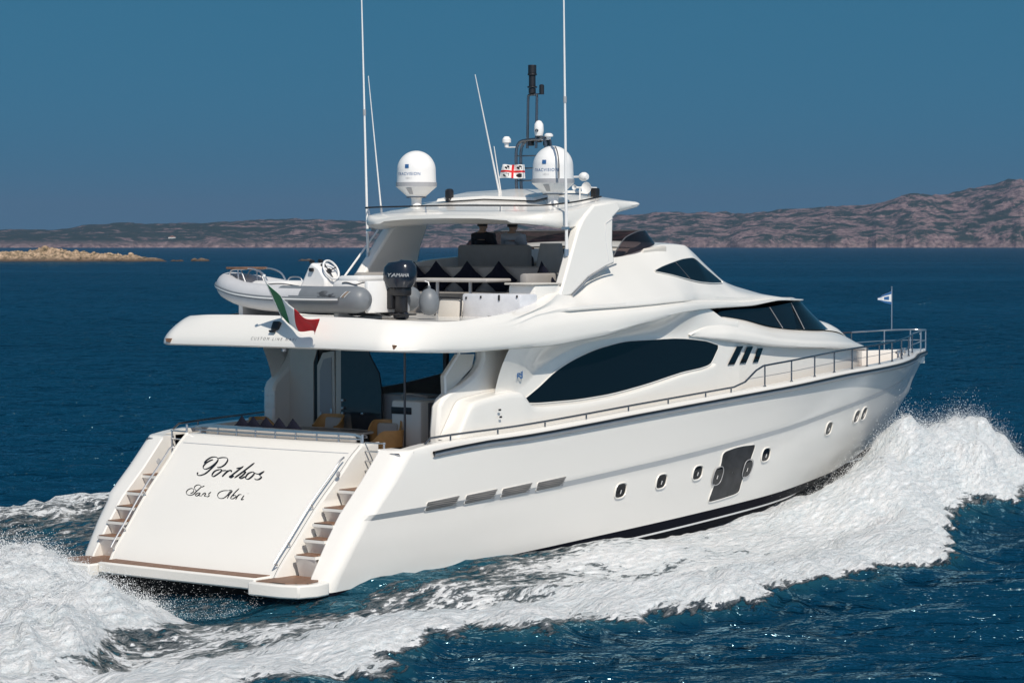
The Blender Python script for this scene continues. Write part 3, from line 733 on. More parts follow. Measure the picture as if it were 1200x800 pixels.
# stair wells on both sides
TR = [(1.02, 2.07), (.62, 1.79), (.36, 1.545), (.13, 1.30), (-.10, 1.05)]
STAIRS = []
for s in (1, -1):
    mb = MB()
    # inner side wall: door edge, following the door curve, standing slightly proud
    G1 = []
    for z in zz:
        p = tpt(tw(z), z, .0)
        G1.append([(p.x + .02, -s*(tw(z)+.004), z), (p.x - .012, -s*(tw(z)+.02), z), (p.x - .012, -s*(tw(z)+.055), z), (p.x + .03, -s*(tw(z)+.075), z), (2.1, -s*2.17, z)])
    mb.grid(G1)
    p = G1[-1]; mb.grid([p, [(q[0]+.03, q[1], 2.83) for q in p]])
    # backing slope under the treads
    prev = None
    for i, (x, z) in enumerate(TR):
        zn = TR[i+1][1] if i+1 < len(TR) else .672
        xb = TR[i-1][0] if i else 1.55
        w0, w1 = 2.15, 2.62
        mb.box(((x+xb)/2+.12, -s*(w0+w1)/2, z-.03), (xb-x+.24, w1-w0, .05))
        # riser leaning forward under the nosing, with rounded shell form
        P0 = []
        for q in np.linspace(0, 1, 6):
            y_ = w0 + (w1-w0)*q; bow = .05*math.sin(math.pi*q)
            P0.append([(x+.02-bow*.4, -s*y_, z-.055), (x+.07-bow*.4, -s*y_, (z+zn)/2), (x+.13, -s*y_, zn-.01)])
        mb.grid(P0)
    for i, (x, z) in enumerate(TR): mb.box((x+.62, -s*2.385, z-.40), (.86, .52, .72))
    st = mb.build('stair', M['cream'] if False else M['gel'], Y, smooth=30)
    for i, (x, z) in enumerate(TR):
        xb = TR[i-1][0] if i else 1.55
        mb2 = MB(); mb2.rbox(((x+xb)/2+.05, -s*2.385, z+.004), (xb-x+.10, .40, .016), .006); mb2.build('tread', M['teakdeck'], st)
    mb2 = MB(); mb2.lathe([(0, 0), (.05, 0), (.055, .006), (.045, .012), (0, .014)], (1.02, -s*2.165, 2.34), 16, rot=Matrix.Rotation(s*R(90), 3, 'X')); mb2.build('step_light', M['grey'], st)
    # curved handrail along the door edge
    mb2 = MB(); P = [tpt(0, z, .085) for z in np.linspace(.86, 2.5, 16)]; P = [Vector((p.x, -s*(tw(p.z)+.0), p.z)) for p in P]
    P = [P[0] + Vector((.09, 0, -.03))] + P + [P[-1] + Vector((.10, 0, .05))]
    mb2.tube(P, .017, 8)
    for z in (1.2, 1.8):
        a = tpt(0, z, .09); b = tpt(0, z, -.02); mb2.tube([(a.x, -s*tw(z), a.z), (b.x, -s*tw(z), b.z)], .014, 6)
    mb2.build('handrail', M['steel'], st)
    # gate at the head of the stairs
    mb2 = MB()
    for zq in (2.35, 2.52, 2.69, 2.84): mb2.tube([(1.75, -s*2.16, zq), (1.78, -s*2.6, zq)], .014, 6)
    mb2.tube([(1.72, -s*2.13, 2.0), (1.72, -s*2.13, 2.98)], .022, 8); mb2.tube([(1.78, -s*2.57, 2.0), (1.78, -s*2.57, 2.86)], .018, 8)
    mb2.build('stair_gate', M['steel'], st)
    STAIRS.append(st)

# stern rail over the door
mb = MB()
def rect_rail(P, w, h):
    G2 = [[(p[0]-w/2, p[1], p[2]-h/2), (p[0]+w/2, p[1], p[2]-h/2), (p[0]+w/2, p[1], p[2]+h/2), (p[0]-w/2, p[1], p[2]+h/2)] for p in P]
    mb.grid(G2, closed_v=True)
P = [(1.80 + .10*(y/2)**2, y, 2.965 - .05*max(0, abs(y)-1.85)/.2) for y in np.linspace(-2.02, 2.02, 30)]
rect_rail(P, .16, .045)
mb.tube([(p[0]-.06, p[1], 2.885) for p in P], .016, 6)
for y in np.linspace(-1.95, 1.95, 9): mb.tube([(1.80+.1*(y/2)**2, y, 2.80), (1.80+.1*(y/2)**2, y, 2.96)], .018, 6)
mb.build('stern_rail', M['steel'], Y, smooth=30)

# fairleads in the quarters
for s in (1, -1):
    mb = MB(); c = Vector((1.64, -s*2.93, 2.66))
    Mx = Matrix.Rotation(R(-40), 3, 'Y')
    mb.rbox(c + Vector((-.015, 0, .0)), (.02, .26, .10), .02, 0, Mx)
    fl = mb.build('fairlead', M['black'], Y)
    mb = MB(); 
    mb.tube([c + Mx @ Vector((-.03, .14*math.cos(a), .062*math.sin(a))) for a in np.linspace(0, 2*math.pi, 20, endpoint=False)], .014, 6, closed=True)
    for dy in (-.05, .05): mb.tube([c + Mx @ Vector((-.03, dy, -.05)), c + Mx @ Vector((-.03, dy, .03))], .02, 6)
    mb.build('fairlead_frame', M['steel'], fl)

# ---- handrail along the bulwark
for s in (1, -1):
    mb = MB(); P = []
    for x in np.linspace(2.45, 12.3, 40):
        b, z = sheer(x); P.append((x, -s*(b-.14), z+.15))
    P = [(2.3, P[0][1], P[0][2]-.1)] + P
    for x, h in ((12.75, .22), (13.2, .42), (13.5, .49)): b, z = sheer(x); P.append((x, -s*(b-.13), z+h))
    for x in np.linspace(14, 24.5, 34): b, z = sheer(x); P.append((x, -s*(b-.12), z + .50 + .03*(x-14)/10))
    mb.tube(P, .021, 8)
    rail = mb.build('guard_rail', M['shadesteel'], Y)
    for x in (3.0, 4.3, 5.7, 7.0, 8.4, 9.8, 11.2, 12.2):
        b, z = sheer(x); m2 = MB(); m2.tube([(x, -s*(b-.14), z+.03), (x, -s*(b-.14), z+.15)], .016, 6); m2.build('rail_foot', M['shadesteel'], rail)
    for x in (13.55, 14.72, 15.87, 16.95, 18.0, 18.97, 19.9, 21.0, 22.1, 23.3, 24.5):
        b, z = sheer(x); m2 = MB(); m2.tube([(x, -s*(b-.12), z+.02), (x, -s*(b-.12), z+.52)], .017, 6); m2.lathe([(.035, 0), (.035, .012), (.02, .03), (0, .03)], (x, -s*(b-.12), z+.05), 8); m2.build('stanchion', M['shadesteel'], rail)
    m2 = MB(); P = []
    for x in np.linspace(12.75, 24.5, 40): b, z = sheer(x); P.append((x, -s*(b-.12), z+.27))
    m2.tube(P, .006, 5); m2.build('lifeline', M['steel'], rail)
# bow pulpit
mb = MB(); b, z = sheer(24.5)
P = spline([(24.5, -(b-.12), z+.53), (25.6, -.52, z+.56), (26.45, -.22, z+.56), (26.62, 0, z+.56), (26.45, .22, z+.56), (25.6, .52, z+.56), (24.5, b-.12, z+.53)], 48)
mb.tube(P, .021, 8)
PUL = mb.build('bow_pulpit', M['steel'], Y)
mb = MB(); mb.tube([(p.x, p.y, p.z-.27) for p in P], .013, 6)
for q in (8, 16, 24, 32, 40): mb.tube([P[q], (P[q].x, P[q].y, sheer(min(P[q].x, 26.5))[1]+.02)], .017, 6)
mb.build('pulpit_stanchions', M['steel'], PUL)
# foredeck gear
for s in (1, -1):
    for x in (23.2, 24.3):
        mb = MB(); yb = -s*(sheer(x)[0]-.35); mb.tube([(x-.18, yb, 3.66), (x+.18, yb, 3.66)], .03, 8); mb.tube([(x-.08, yb, 3.4), (x-.08, yb, 3.72)], .03, 8); mb.tube([(x+.08, yb, 3.4), (x+.08, yb, 3.72)], .03, 8); mb.build('bow_cleat', M['steel'], Y)

# ---- portholes, engine room vents, big hull window
def hull_patch(outline, off, n=10):
    """fill a closed x,z outline on the starboard topside as a fan of rings"""
    c = np.mean(np.array(outline), 0); rings = []
    for t in np.linspace(0.02, 1, n):
        rings.append([tuple(on_hull(c[0]+(p[0]-c[0])*t, c[1]+(p[1]-c[1])*t, off)) for p in outline])
    return rings
def superell(cx, cz, w, h, n=28, e=3.2, slant=0.0):
    o = []
    for k in range(n):
        a = 2*math.pi*k/n; ca, sa = math.cos(a), math.sin(a)
        xx = w/2*math.copysign(abs(ca)**(2/e), ca); z_ = h/2*math.copysign(abs(sa)**(2/e), sa)
        o.append((cx + xx + slant*z_, cz + z_ + .031*xx))
    return o
def mirror_y(rings, s): return [[(p[0], p[1]*s, p[2]) for p in r] for r in rings]
PORT = [(8.22, 1.55), (9.66, 1.62), (11.03, 1.69), (13.88, 1.86), (17.15, 2.21), (18.92, 2.37), (19.45, 2.40)]
for s in (1, -1):
    for x, z in PORT + [(11.86, 1.56), (13.12, 1.62)]:
        wide = (x, z) not in PORT
        o = superell(x, z, .34 if not wide else .36, .26 if not wide else .34, e=3.0, slant=.15)
        rings = mirror_y(hull_patch(o, .022 if wide else .004, 6), s)
        mb = MB(); mb.grid(rings, closed_v=True); ph = mb.build('porthole', M['glass'], Y)
        mb = MB(); mb.tube([Vector(p) for p in mirror_y([[tuple(on_hull(a, b, .012 if not wide else .028)) for a, b in superell(x, z, .39, .30 if not wide else .38, e=3.0, slant=.15)]], s)[0]], .014 if not wide else .009, 6, closed=True); mb.build('rim', M['gel'] if not wide else M['grey'], ph)
        mb = MB(); q = on_hull(x-.02, z-.02, .03); mb.tube([(q.x-.02, q.y*s, q.z-.04), (q.x+.02, q.y*s, q.z+.03)], .010, 6); mb.build('latch', M['grey'], ph)
    # engine-room vents
    for x0 in (2.18, 3.26, 4.30, 5.36):
        z0 = 1.645 + .034*(x0-2.18)
        o = [(x0, z0+.01), (x0+.70, z0+.05), (x0+.80, z0+.09), (x0+.90, z0+.215), (x0+.86, z0+.225), (x0+.02, z0+.18), (x0-.01, z0+.15), (x0-.01, z0+.03)]
        rings = mirror_y(hull_patch(o, .016, 5), s); mb = MB(); mb.grid(rings, closed_v=True); v = mb.build('vent', M['grille'], Y)
        mb = MB(); mb.tube([Vector(p) for p in mirror_y([[tuple(on_hull(a, b, .010)) for a, b in o]], s)[0]], .009, 6, closed=True); mb.build('vent_frame', M['gel'], v)
        mb = MB()
        for q in range(1, 6):
            zz_ = z0 + .018 + q*.031
            a = on_hull(x0+.02, zz_, .02); b = on_hull(x0+.84, zz_+.012, .02); mb.tube([(a.x, a.y*s, a.z), (b.x, b.y*s, b.z)], .005, 4)
        mb.build('louvre', M['grille'], v)
    # tall dark window with two ports in it
    o = [(11.70, 1.04), (12.0, 1.03), (12.45, 1.06), (12.93, 1.12), (12.99, 1.3), (13.05, 1.5), (13.2, 1.78), (13.33, 2.09), (13.1, 2.12), (12.7, 2.12), (12.3, 2.09), (11.98, 2.02), (11.93, 1.8), (11.83, 1.5), (11.74, 1.25)]
    o = [(p[0], p[1]) for p in spline([(a, b, 0) for a, b in o], 60, closed=True)]
    mb = MB(); mb.grid(mirror_y(hull_patch(o, .012, 10), s), closed_v=True); hw = mb.build('hull_window', M['hullwin'], Y)
    mb = MB(); mb.tube([Vector(p) for p in mirror_y([[tuple(on_hull(a, b, .008)) for a, b in o]], s)[0]], .014, 6, closed=True); mb.build('window_frame', M['gel'], hw)

# ---- main deck house
WIN_B = pchip([5.55, 6.25, 7.08, 8.22, 9.5, 11.05, 12.11, 12.47], [3.36, 3.33, 3.33, 3.37, 3.49, 3.70, 3.82, 4.15])
WIN_T = pchip([5.55, 6.14, 6.69, 7.44, 8.3, 9.28, 10.63, 11.91, 12.47], [3.38, 3.64, 3.91, 4.15, 4.32, 4.41, 4.41, 4.33, 4.22])
EDGE = pchip([4.6, 5.7, 6.15, 7.07, 8.0, 9.6, 11.26, 12.1, 12.8, 15], [3.3, 3.66, 3.93, 4.26, 4.43, 4.48, 4.44, 4.50, 4.60, 4.7])
FB_z = pchip([2.6, 3.5, 4.8, 6.1, 7.0, 7.9, 8.8, 9.85, 10.9, 12.2, 14.2, 15.7, 16.6], [4.40, 4.38, 4.40, 4.42, 4.49, 4.57, 4.70, 4.82, 4.93, 4.97, 4.99, 5.08, 5.06])
FB_y = pchip([2.6, 3.5, 8, 9.5, 10.8, 12, 13.2, 14.5, 16, 16.6], [3.08, 3.12, 3.12, 3.06, 2.92, 2.72, 2.55, 2.42, 2.25, 2.15])
def house_y(x, z):
    e = float(EDGE(x)); top = float(FB_z(x))
    base = 2.74 - .05*(z-2.4)/2
    base -= max(0, x-15)**2*.020
    if z <= e: return base
    t = min(1, (z-e)/max(.05, top-.003-e))
    return base + (float(FB_y(x))-.055-base)*(t**1.7)
mb = MB(); rows = []
XH = np.linspace(4.75, 13.3, 90)
for x in XH:
    e = float(EDGE(x)); top = max(float(FB_z(x))-.003, e+.02)
    if x > 12.2: top = max(e+.02, top + (4.70-top)*float(sstep(12.2, 13.0, x)))
    zl = np.concatenate([np.linspace(1.9, e, 14), e + (top-e)*np.linspace(.04, 1, 12)])
    rows.append([(x, -house_y(x, z), z) for z in zl])
STB = MB(); STB.grid(rows)
HOUSE = STB.build('deckhouse', M['gel'], Y, smooth=40)
# port side wall leaves the long window open
PB = MB()
for x0, x1, lo, hi in ((4.75, 6.3, 0, 1), (6.3, 12.4, 0, .52), (12.4, 12.62, 0, 1)):
    rows = []
    for x in np.linspace(x0, x1, 30):
        e = float(EDGE(x)); top = max(float(FB_z(x))-.015, e+.02)
        zt = top if hi == 1 else float(WIN_B(x))
        rows.append([(x, house_y(x, z), z) for z in np.linspace(1.9, zt, 16)])
    PB.grid(rows)
rows = []
for x in np.linspace(6.3, 12.4, 40):
    a = max(float(WIN_T(x)), float(WIN_B(x))+.02); top = max(float(FB_z(x))-.015, a+.02)
    rows.append([(x, house_y(x, z), z) for z in np.linspace(a, top, 10)])
PB.grid(rows); PB.build('side_wall', M['gel'], HOUSE, smooth=40)

def strip_window(name, x0, x1, zb, zt, yf, material, parent, off=.014, n=70, m=8, sgn=-1, frame=True, fm=None):
    xs = np.linspace(x0, x1, n); rows = []
    for x in xs:
        a, b = float(zb(x)), float(zt(x)); b = max(b, a+.004)
        rows.append([(x, sgn*(yf(x, z)+off), z) for z in np.linspace(a, b, m)])
    mb = MB(); mb.grid(rows); w = mb.build(name, material, parent, smooth=40)
    if frame:
        lo = [r[0] for r in rows]; hi = [r[-1] for r in rows]; P = lo + hi[::-1]
        Q = [P[0]]
        for p in P[1:]:
            if (Vector(p)-Vector(Q[-1])).length > .03: Q.append(p)
        mb = MB(); mb.tube(Q, .009, 6, closed=True); mb.build('window_frame', fm or M['gel'], w)
    return w
strip_window('saloon_window', 5.56, 12.46, WIN_B, WIN_T, house_y, M['glass'], HOUSE)
strip_window('saloon_window', 6.3, 12.4, WIN_B, WIN_T, house_y, M['clear'], HOUSE, sgn=1, off=.0)
# grey mullion reflection-free joints of the saloon window
# forward part of the house, below the eyebrow, running to the foredeck
LOWT = pchip([11.3, 13.2, 15.0, 17.4, 19.4, 21, 23], [4.44, 4.25, 4.09, 3.97, 3.86, 3.78, 3.72])
LOWY = pchip([11.3, 13.2, 16, 18, 20, 21.6, 22.6, 23.0], [2.72, 2.70, 2.55, 2.30, 1.78, 1.1, .5, .05])
rows = []
XF = np.linspace(12.3, 23.0, 84)
for x in XF:
    y = float(LOWY(x)); rows.append([(x, -(y-.07), z) for z in np.linspace(2.4, float(LOWT(x))+.05, 6)])
mb = MB(); mb.grid(rows); mb.mirror(); mb.build('house_side', M['gel'], HOUSE, smooth=40)
# three slanted slit windows
for s in (1, -1):
    for (x0, x1, xt0, xt1, zb_, zt_) in ((12.82, 13.07, 13.18, 13.42, 3.80, 4.17), (13.42, 13.67, 13.74, 13.98, 3.80, 4.14), (13.98, 14.2, 14.2, 14.42, 3.80, 4.09)):
        y = lambda x: -s*(float(LOWY(x)) - .07 + .012) if x > 12.9 else -s*2.66
        yy_ = (lambda x: -s*2.722) if x0 < 13 else lambda x: -s*(max(float(LOWY(x))-.07, house_y(min(x, 13.3), 4.0) if x < 13.36 else 0)+.016)
        poly = [(x0, yy_(x0), zb_), (x1, yy_(x1), zb_), (xt1, yy_(xt1), zt_), (xt0, yy_(xt0), zt_)]
        mb = MB(); mb.prism(poly, (0, 0, 0), (0, -s*.012, 0)); mb.build('slit_window', M['glass'], HOUSE)

# ---- eyebrow: the bulged coaming below the wheelhouse windows
WB_z = pchip([11.9, 13.0, 13.9, 15.3, 16.5, 18.0, 19.0, 20, 21, 22, 23], [4.86, 4.78, 4.69, 4.49, 4.40, 4.34, 4.28, 4.18, 4.05, 3.9, 3.74])
WB_y = pchip([11.9, 13.0, 15, 16.5, 18, 19, 20, 21, 22, 22.9, 23], [2.60, 2.52, 2.34, 2.2, 1.98, 1.75, 1.4, .95, .5, .06, .03])
rows = []
for x in np.linspace(11.35, 23.0, 100):
    t = min(1, max(0, (x-11.35)/1.6)); lz, ly = float(LOWT(x)), float(LOWY(x)); wz_, wy = float(WB_z(max(x, 11.9))), float(WB_y(max(x, 11.9)))
    if x < 12.9: wz_ = lz + (wz_-lz)*(.04+.96*t**.8); wy = ly + .03 - (ly+.03-wy)*t
    h = wz_-lz; prot = .10*min(1, t*1.2)
    r = [(x, -(ly-.09), lz+.05), (x, -(ly-.02), lz+.005), (x, -(ly+prot*.6), lz), (x, -(ly+prot), lz+.05*h+.02), (x, -(ly+prot*.95), lz+.30*h), (x, -(ly*.55+wy*.45+prot*.75), lz+.62*h), (x, -(ly*.2+wy*.8+prot*.35), lz+.88*h), (x, -wy, wz_), (x, -max(wy-.12, 0), wz_+.03)]
    rows.append(catmull(r, 24))
mb = MB(); mb.grid(rows); mb.mirror()
rows = []
for x in np.linspace(16.5, 23.0, 40):
    y = float(WB_y(x)); z = float(WB_z(x)); rows.append([(x, -y+.1*0 if q == 0 else -y*(1-q/6), z+.03+.10*math.sin(q/6*math.pi/2)*min(1, y)) for q in range(7)])
mb.grid(rows); mb.mirror() if False else None
n0 = len(mb.v); mb.add([(x, -y_, z) for x, y_, z in [tuple(p) for r in rows for p in r]], [(i*7+j, i*7+j+1, (i+1)*7+j+1, (i+1)*7+j) for i in range(39) for j in range(6)])
EYE = mb.build('coaming', M['gel'], HOUSE, smooth=40)
# sunpad hump ahead of the windscreen
mb = MB(); rows = []
for x in np.linspace(18.6, 21.2, 20):
    t = (x-18.6)/2.6; h = .34*math.sin(math.pi*min(1, .25+t*.75))**.7; w = 1.35*(1-.35*t*t)
    base = float(WB_z(x))+.02
    rows.append([(x, w*math.copysign(abs(math.cos(a))**.6, math.cos(a)), base + h*max(0, math.sin(a))**.6) for a in np.linspace(0, math.pi, 15)])
mb.grid(rows); mb.build('sun_pad', M['gel'], EYE, smooth=60)

# ---- upper deck shell: overhang, fascia and upper body as lines running from the stern round to the bow
XU = np.concatenate([np.linspace(2.6, 7, 30), np.linspace(7.2, 16.6, 60)])
def shell_lines():
    aft = [  # bottom inner, bottom, bulge low, bulge, shoulder, top  -> (x, hb, z)
      [(1.95, 0, 4.50), (1.74, 0, 4.445), (1.665, 0, 4.485), (1.675, 0, 4.56), (1.93, 0, 4.965), (2.01, 0, 5.02)],
      [(1.95, .9, 4.50), (1.74, .9, 4.445), (1.665, .9, 4.485), (1.675, .9, 4.56), (1.93, .9, 4.965), (2.01, .9, 5.02)],
      [(1.95, 1.8, 4.50), (1.735, 1.8, 4.44), (1.66, 1.8, 4.48), (1.67, 1.8, 4.555), (1.945, 1.79, 4.955), (2.03, 1.78, 5.01)],
      [(1.95, 2.4, 4.50), (1.74, 2.48, 4.435), (1.665, 2.50, 4.475), (1.68, 2.5, 4.55), (2.02, 2.40, 4.93), (2.11, 2.36, 4.98)],
      [(2.15, 2.7, 4.49), (1.95, 2.84, 4.425), (1.88, 2.88, 4.465), (1.90, 2.88, 4.54), (2.25, 2.70, 4.915), (2.34, 2.62, 4.97)],
      [(2.4, 2.85, 4.48), (2.25, 3.0, 4.415), (2.2, 3.05, 4.46), (2.23, 3.04, 4.54), (2.52, 2.88, 4.90), (2.60, 2.78, 4.955)],
    ]
    for x in (3.0, 3.5, 4.0, 4.4):
        zt = float(pchip([2.6, 3.2, 4.4, 5.4, 5.9, 6.3, 7.0], [4.95, 4.94, 5.01, 5.09, 5.16, 5.22, 5.25])(x)); b, z = float(FB_y(x)), float(FB_z(x))
        aft.append([(x, b-.25, z+.07), (x, b-.04, z), (x, b+.03, z+.07), (x, b+.03, z+.17), (x, b-.06, zt-.13), (x, b-.18, zt)])
    return aft
A = shell_lines()
cols = [catmull([st[k] for st in A], 70) for k in range(6)]
rows = [catmull([cols[k][i] for k in range(6)], 16) for i in range(70)]
rows = np.array(rows); rows[..., 1] *= -1; UPROW = rows[-1].copy()
top_of = pchip([4.4, 5.4, 5.9, 6.3], [5.01, 5.08, 5.15, 5.26])
mb = MB(); mb.grid(rows); mb.mirror()
# underside (cockpit ceiling) and boat deck on top
xs = np.linspace(1.93, 7.2, 24)
mb.grid([[(x, yy*min(2.80, 2.2+max(0, x-1.93)*1.6 if x < 2.4 else 2.9), 4.50 - .03*min(1, (x-1.9)/2)) for yy in np.linspace(-1, 1, 9)] for x in xs])
def fly_w(x): return float(pchip([2.0, 2.3, 2.8, 4, 7], [2.0, 2.5, 2.75, 2.9, 2.9])(x))
mb.grid([[(x, yy*fly_w(x), 4.945) for yy in np.linspace(-1, 1, 9)] for x in np.linspace(2.03, 7.0, 24)])
UP = mb.build('upper_deck', M['gel'], Y, smooth=50)
# the bright crease panels and scuppers of the fascia
for yy_ in (2.53, -2.75, ):
    mb = MB(); c = (1.66 if yy_ > 0 else 1.80, yy_, 4.54)
    mb.prism([(c[0]-.012, yy_-.075, 4.565), (c[0]-.012, yy_+.075, 4.565), (c[0]-.016, yy_+.045, 4.495), (c[0]-.016, yy_-.045, 4.495)], (0, 0, 0), (.05, 0, 0))
    mb.build('scupper', M['teak'], UP)

# upper body forward of the boat deck
ST2 = {   # x: list of (hb, z) lower edge .. crown
}
def body_row(x):
    b, z = float(FB_y(x)), float(FB_z(x))
    led = float(pchip([4.4, 5.4, 6.3, 6.6, 9, 11.7, 12.6, 14, 15.4, 16.6], [4.88, 4.96, 5.03, 5.05, 5.10, 5.16, 5.14, 5.10, 5.12, 5.10])(x)); kk = min(1, (led-z)/.45)
    on = float(np.clip((11.9-x)/.9, 0, 1))*float(np.clip((x-6.45)/.25, 0, 1))
    top = float(pchip([4.4, 5.4, 5.9, 6.3, 6.6, 6.9, 7.3, 7.9, 8.8, 9.5, 10.4, 11.76, 12.6, 12.95, 13.6, 14.3, 14.9, 15.6, 16.6], [5.01, 5.08, 5.15, 5.26, 5.36, 5.42, 5.47, 5.74, 5.97, 6.02, 6.10, 6.30, 6.28, 6.16, 5.86, 5.54, 5.40, 5.29, 5.115])(x))
    ty = float(pchip([4.4, 5.4, 6.3, 7, 8.8, 10.4, 12, 13, 14.3, 15.6, 16.6], [2.94, 2.92, 2.80, 2.58, 2.20, 2.05, 1.85, 1.75, 1.65, 1.55, 1.4])(x))
    ly = b - .06 - .09*float(np.clip((x-4.4)/2, 0, 1))
    h = top - led
    r = [(b-.25, z+.07), (b-.04, z), (b+.03*kk, z+.07*kk), (b+.03*kk, z+.17*kk), (b+.0, z+.17*kk+.5*(led-z-.17*kk)), (ly, led)]
    r += [(ly+.035*on, led-.012), (ly+.075*on, led+.02), (ly+.06*on, led+.08*min(1, h/.4))]
    r += [(ly-.18*min(1, h/.8)+.03*on, led+.33*h), ((ly+ty)/2-.02, led+.62*h), (ty+.06, led+.92*h), (ty, top), (ty-.20, top+.035), (ty*.5, top+.035+.035*float(np.clip((16.2-x)/2, 0, 1))), (0, top+.04+.05*float(np.clip((16.2-x)/2, 0, 1)))]
    return r
BX = np.linspace(4.4, 16.6, 124); rows = []
for x in BX:
    r = body_row(x); a = catmull([(x, -p[0], p[1]) for p in r[:6]], 14); b = np.array([(x, -p[0], p[1]) for p in r[6:9]]); c = catmull([(x, -p[0], p[1]) for p in r[8:12]], 12)[1:]; d = catmull([(x, -p[0], p[1]) for p in r[11:]], 10)[1:]
    rows.append(np.concatenate([a, b, c, d]))
rows = np.array(rows); UROW = np.array(UPROW)
for i, x in enumerate(BX):
    wgt = 1 - float(sstep(4.45, 5.9, x))
    if wgt <= 0: break
    n_ = rows.shape[1]-8; src = UROW.copy(); src[:, 0] = x
    src[:, 2] += (top_of(x)-5.01)*np.linspace(0, 1, len(src))**2
    sl = np.concatenate([[0], np.cumsum(np.linalg.norm(np.diff(src, axis=0), axis=1))]); tl = np.concatenate([[0], np.cumsum(np.linalg.norm(np.diff(rows[i, :n_], axis=0), axis=1))])
    rs = np.stack([np.interp(tl/tl[-1]*sl[-1], sl, src[:, k]) for k in range(3)], 1)
    rows[i, :n_] = rows[i, :n_]*(1-wgt) + rs*wgt
# the cockpit well of the flybridge: cut the crown away between 6.3 and 10.6
mb = MB(); ncol_ = rows.shape[1]
k_open = ncol_ - 8
iopen = int(np.argmin(abs(BX-10.9)))
mb.grid(rows[:iopen+1, :k_open]); mb.grid(rows[iopen:, :])
# inner face of the coaming down to the flybridge sole
inn = rows[:iopen+1, k_open-1].copy(); i1 = inn.copy(); i1[:, 1] += .10; i1[:, 2] += .0; i2 = i1.copy(); i2[:, 2] = 4.9
mb.grid(np.stack([inn, i1, i2], 1)); mb.mirror()
mb.grid([[(x, y, 4.95) for y in (-2.6, 0, 2.6)] for x in (6.9, 11.2)])
# rounded nose over the wheelhouse windscreen
last = rows[-1]; nose = []
for t in np.linspace(0, 1, 12):
    a = t*math.pi/2
    row = []
    for p in np.concatenate([last[:14], last[17:]]):
        y = p[1]
        ez = float(FB_z(16.6)); k = max(0.0, math.cos(a))
        row.append((p[0] + 1.55*math.sin(a)*min(1.0, abs(y)/2.15), y*math.cos(a), ez + (p[2]-ez)*(.35+.65*k) - .03*math.sin(a)))
    nose.append(row)
mb.grid(nose); n_ = np.array(nose); n_[..., 1] *= -1; mb.grid(n_)
BODY = mb.build('upper_body', M['gel'], Y, smooth=32)

# wheelhouse side windows (lower) and glass band round the front
def wh_y(x, z):
    zt = float(FB_z(x)); zb = float(WB_z(x)); t = (z-zb)/max(.05, zt-zb)
    return float(WB_y(x))*(1-t) + (float(FB_y(x))-.10)*t - .02
WHT = pchip([12.6, 12.9, 13.6, 14.7, 16.6], [4.83, 4.90, 4.925, 4.93, 5.02])
WHB = pchip([12.6, 13.0, 13.9, 15.3, 16.5, 16.6], [4.81, 4.795, 4.715, 4.525, 4.425, 4.42])
w = strip_window('wheelhouse_window', 12.62, 16.6, WHB, WHT, wh_y, M['glass'], BODY, frame=False, off=.0)
w2 = strip_window('wheelhouse_window', 12.62, 16.6, WHB, WHT, wh_y, M['glass'], BODY, frame=False, off=.0, sgn=1)
rows = []
for t in np.linspace(0, 1, 26):
    a = t*math.pi/2
    yb_, yt_ = wh_y(16.6, 4.42), wh_y(16.6, 5.02)
    r = []
    for q in np.linspace(0, 1, 6):
        x0 = 16.6 + (.0 if q else 0); lead = 3.3*(1-q) + 1.45*q
        r.append((16.6 + lead*math.sin(a)**1.0 + (.9*(1-q))*0, -(yb_*(1-q)+yt_*q)*math.cos(a)**.8, 4.42*(1-q)+5.05*q - .10*(1-q)*math.sin(a)))
    rows.append(r)
mb = MB(); mb.grid(rows); mb.mirror(); WS = mb.build('wheelhouse_windscreen', M['glass'], BODY, smooth=60)
for s in (1, -1):
    for x0, x1 in ((15.55, 15.40), (16.62, 16.62)):
        mb = MB(); mb.tube([(x0+.3, -s*(wh_y(min(x0+.3, 16.6), float(WHB(min(x0+.3, 16.6))))+.006), float(WHB(min(x0+.3, 16.6)))), (x1-.1, -s*(wh_y(x1-.1, float(WHT(x1-.1)))+.006), float(WHT(x1-.1)))], .011, 5); mb.build('mullion', M['grey'], w if s == 1 else w2)
# upper (raised) side windows
def body_y(x, z):
    r = body_row(x); r = r[8:13]; zs_ = [p[1] for p in r]; ys_ = [p[0] for p in r]
    return float(np.interp(z, zs_, ys_))
UWT = pchip([10.55, 11.0, 11.55, 12.1, 12.55, 13.2, 13.62], [5.78, 5.87, 5.95, 6.01, 6.03, 5.74, 5.52])
UWB = pchip([10.55, 11.0, 11.6, 12.45, 13.2, 13.62], [5.76, 5.70, 5.61, 5.515, 5.49, 5.49])
for s in (1, -1):
    w = strip_window('side_window', 10.56, 13.60, UWB, UWT, body_y, M['glass'], BODY, off=.022, sgn=-s, m=10)
    mb = MB(); mb.tube([(11.85, -s*(body_y(11.85, 5.60)+.03), 5.60), (11.60, -s*(body_y(11.60, 5.94)+.03), 5.94)], .009, 5); mb.build('mullion', M['dgrey'], w)
# raked upper windscreen (front of the raised pilothouse)
rows = []
for t in np.linspace(-1, 1, 21):
    r = []
    for q in np.linspace(0, 1, 8):
        x = 12.85 + (1.55)*q + .35*(1-t*t); y = 1.55*t
        rr = body_row(min(x, 16)); top = rr[12][1]; cr = top + .09*(1-(y/1.8)**2)
        r.append((x, y, 6.24 - .86*q**1.05 + .10*(1-t*t)*(1-.3*q)))
    rows.append(r)
mb = MB(); mb.grid(rows); mb.build('upper_windscreen', M['glass'], BODY, smooth=60)

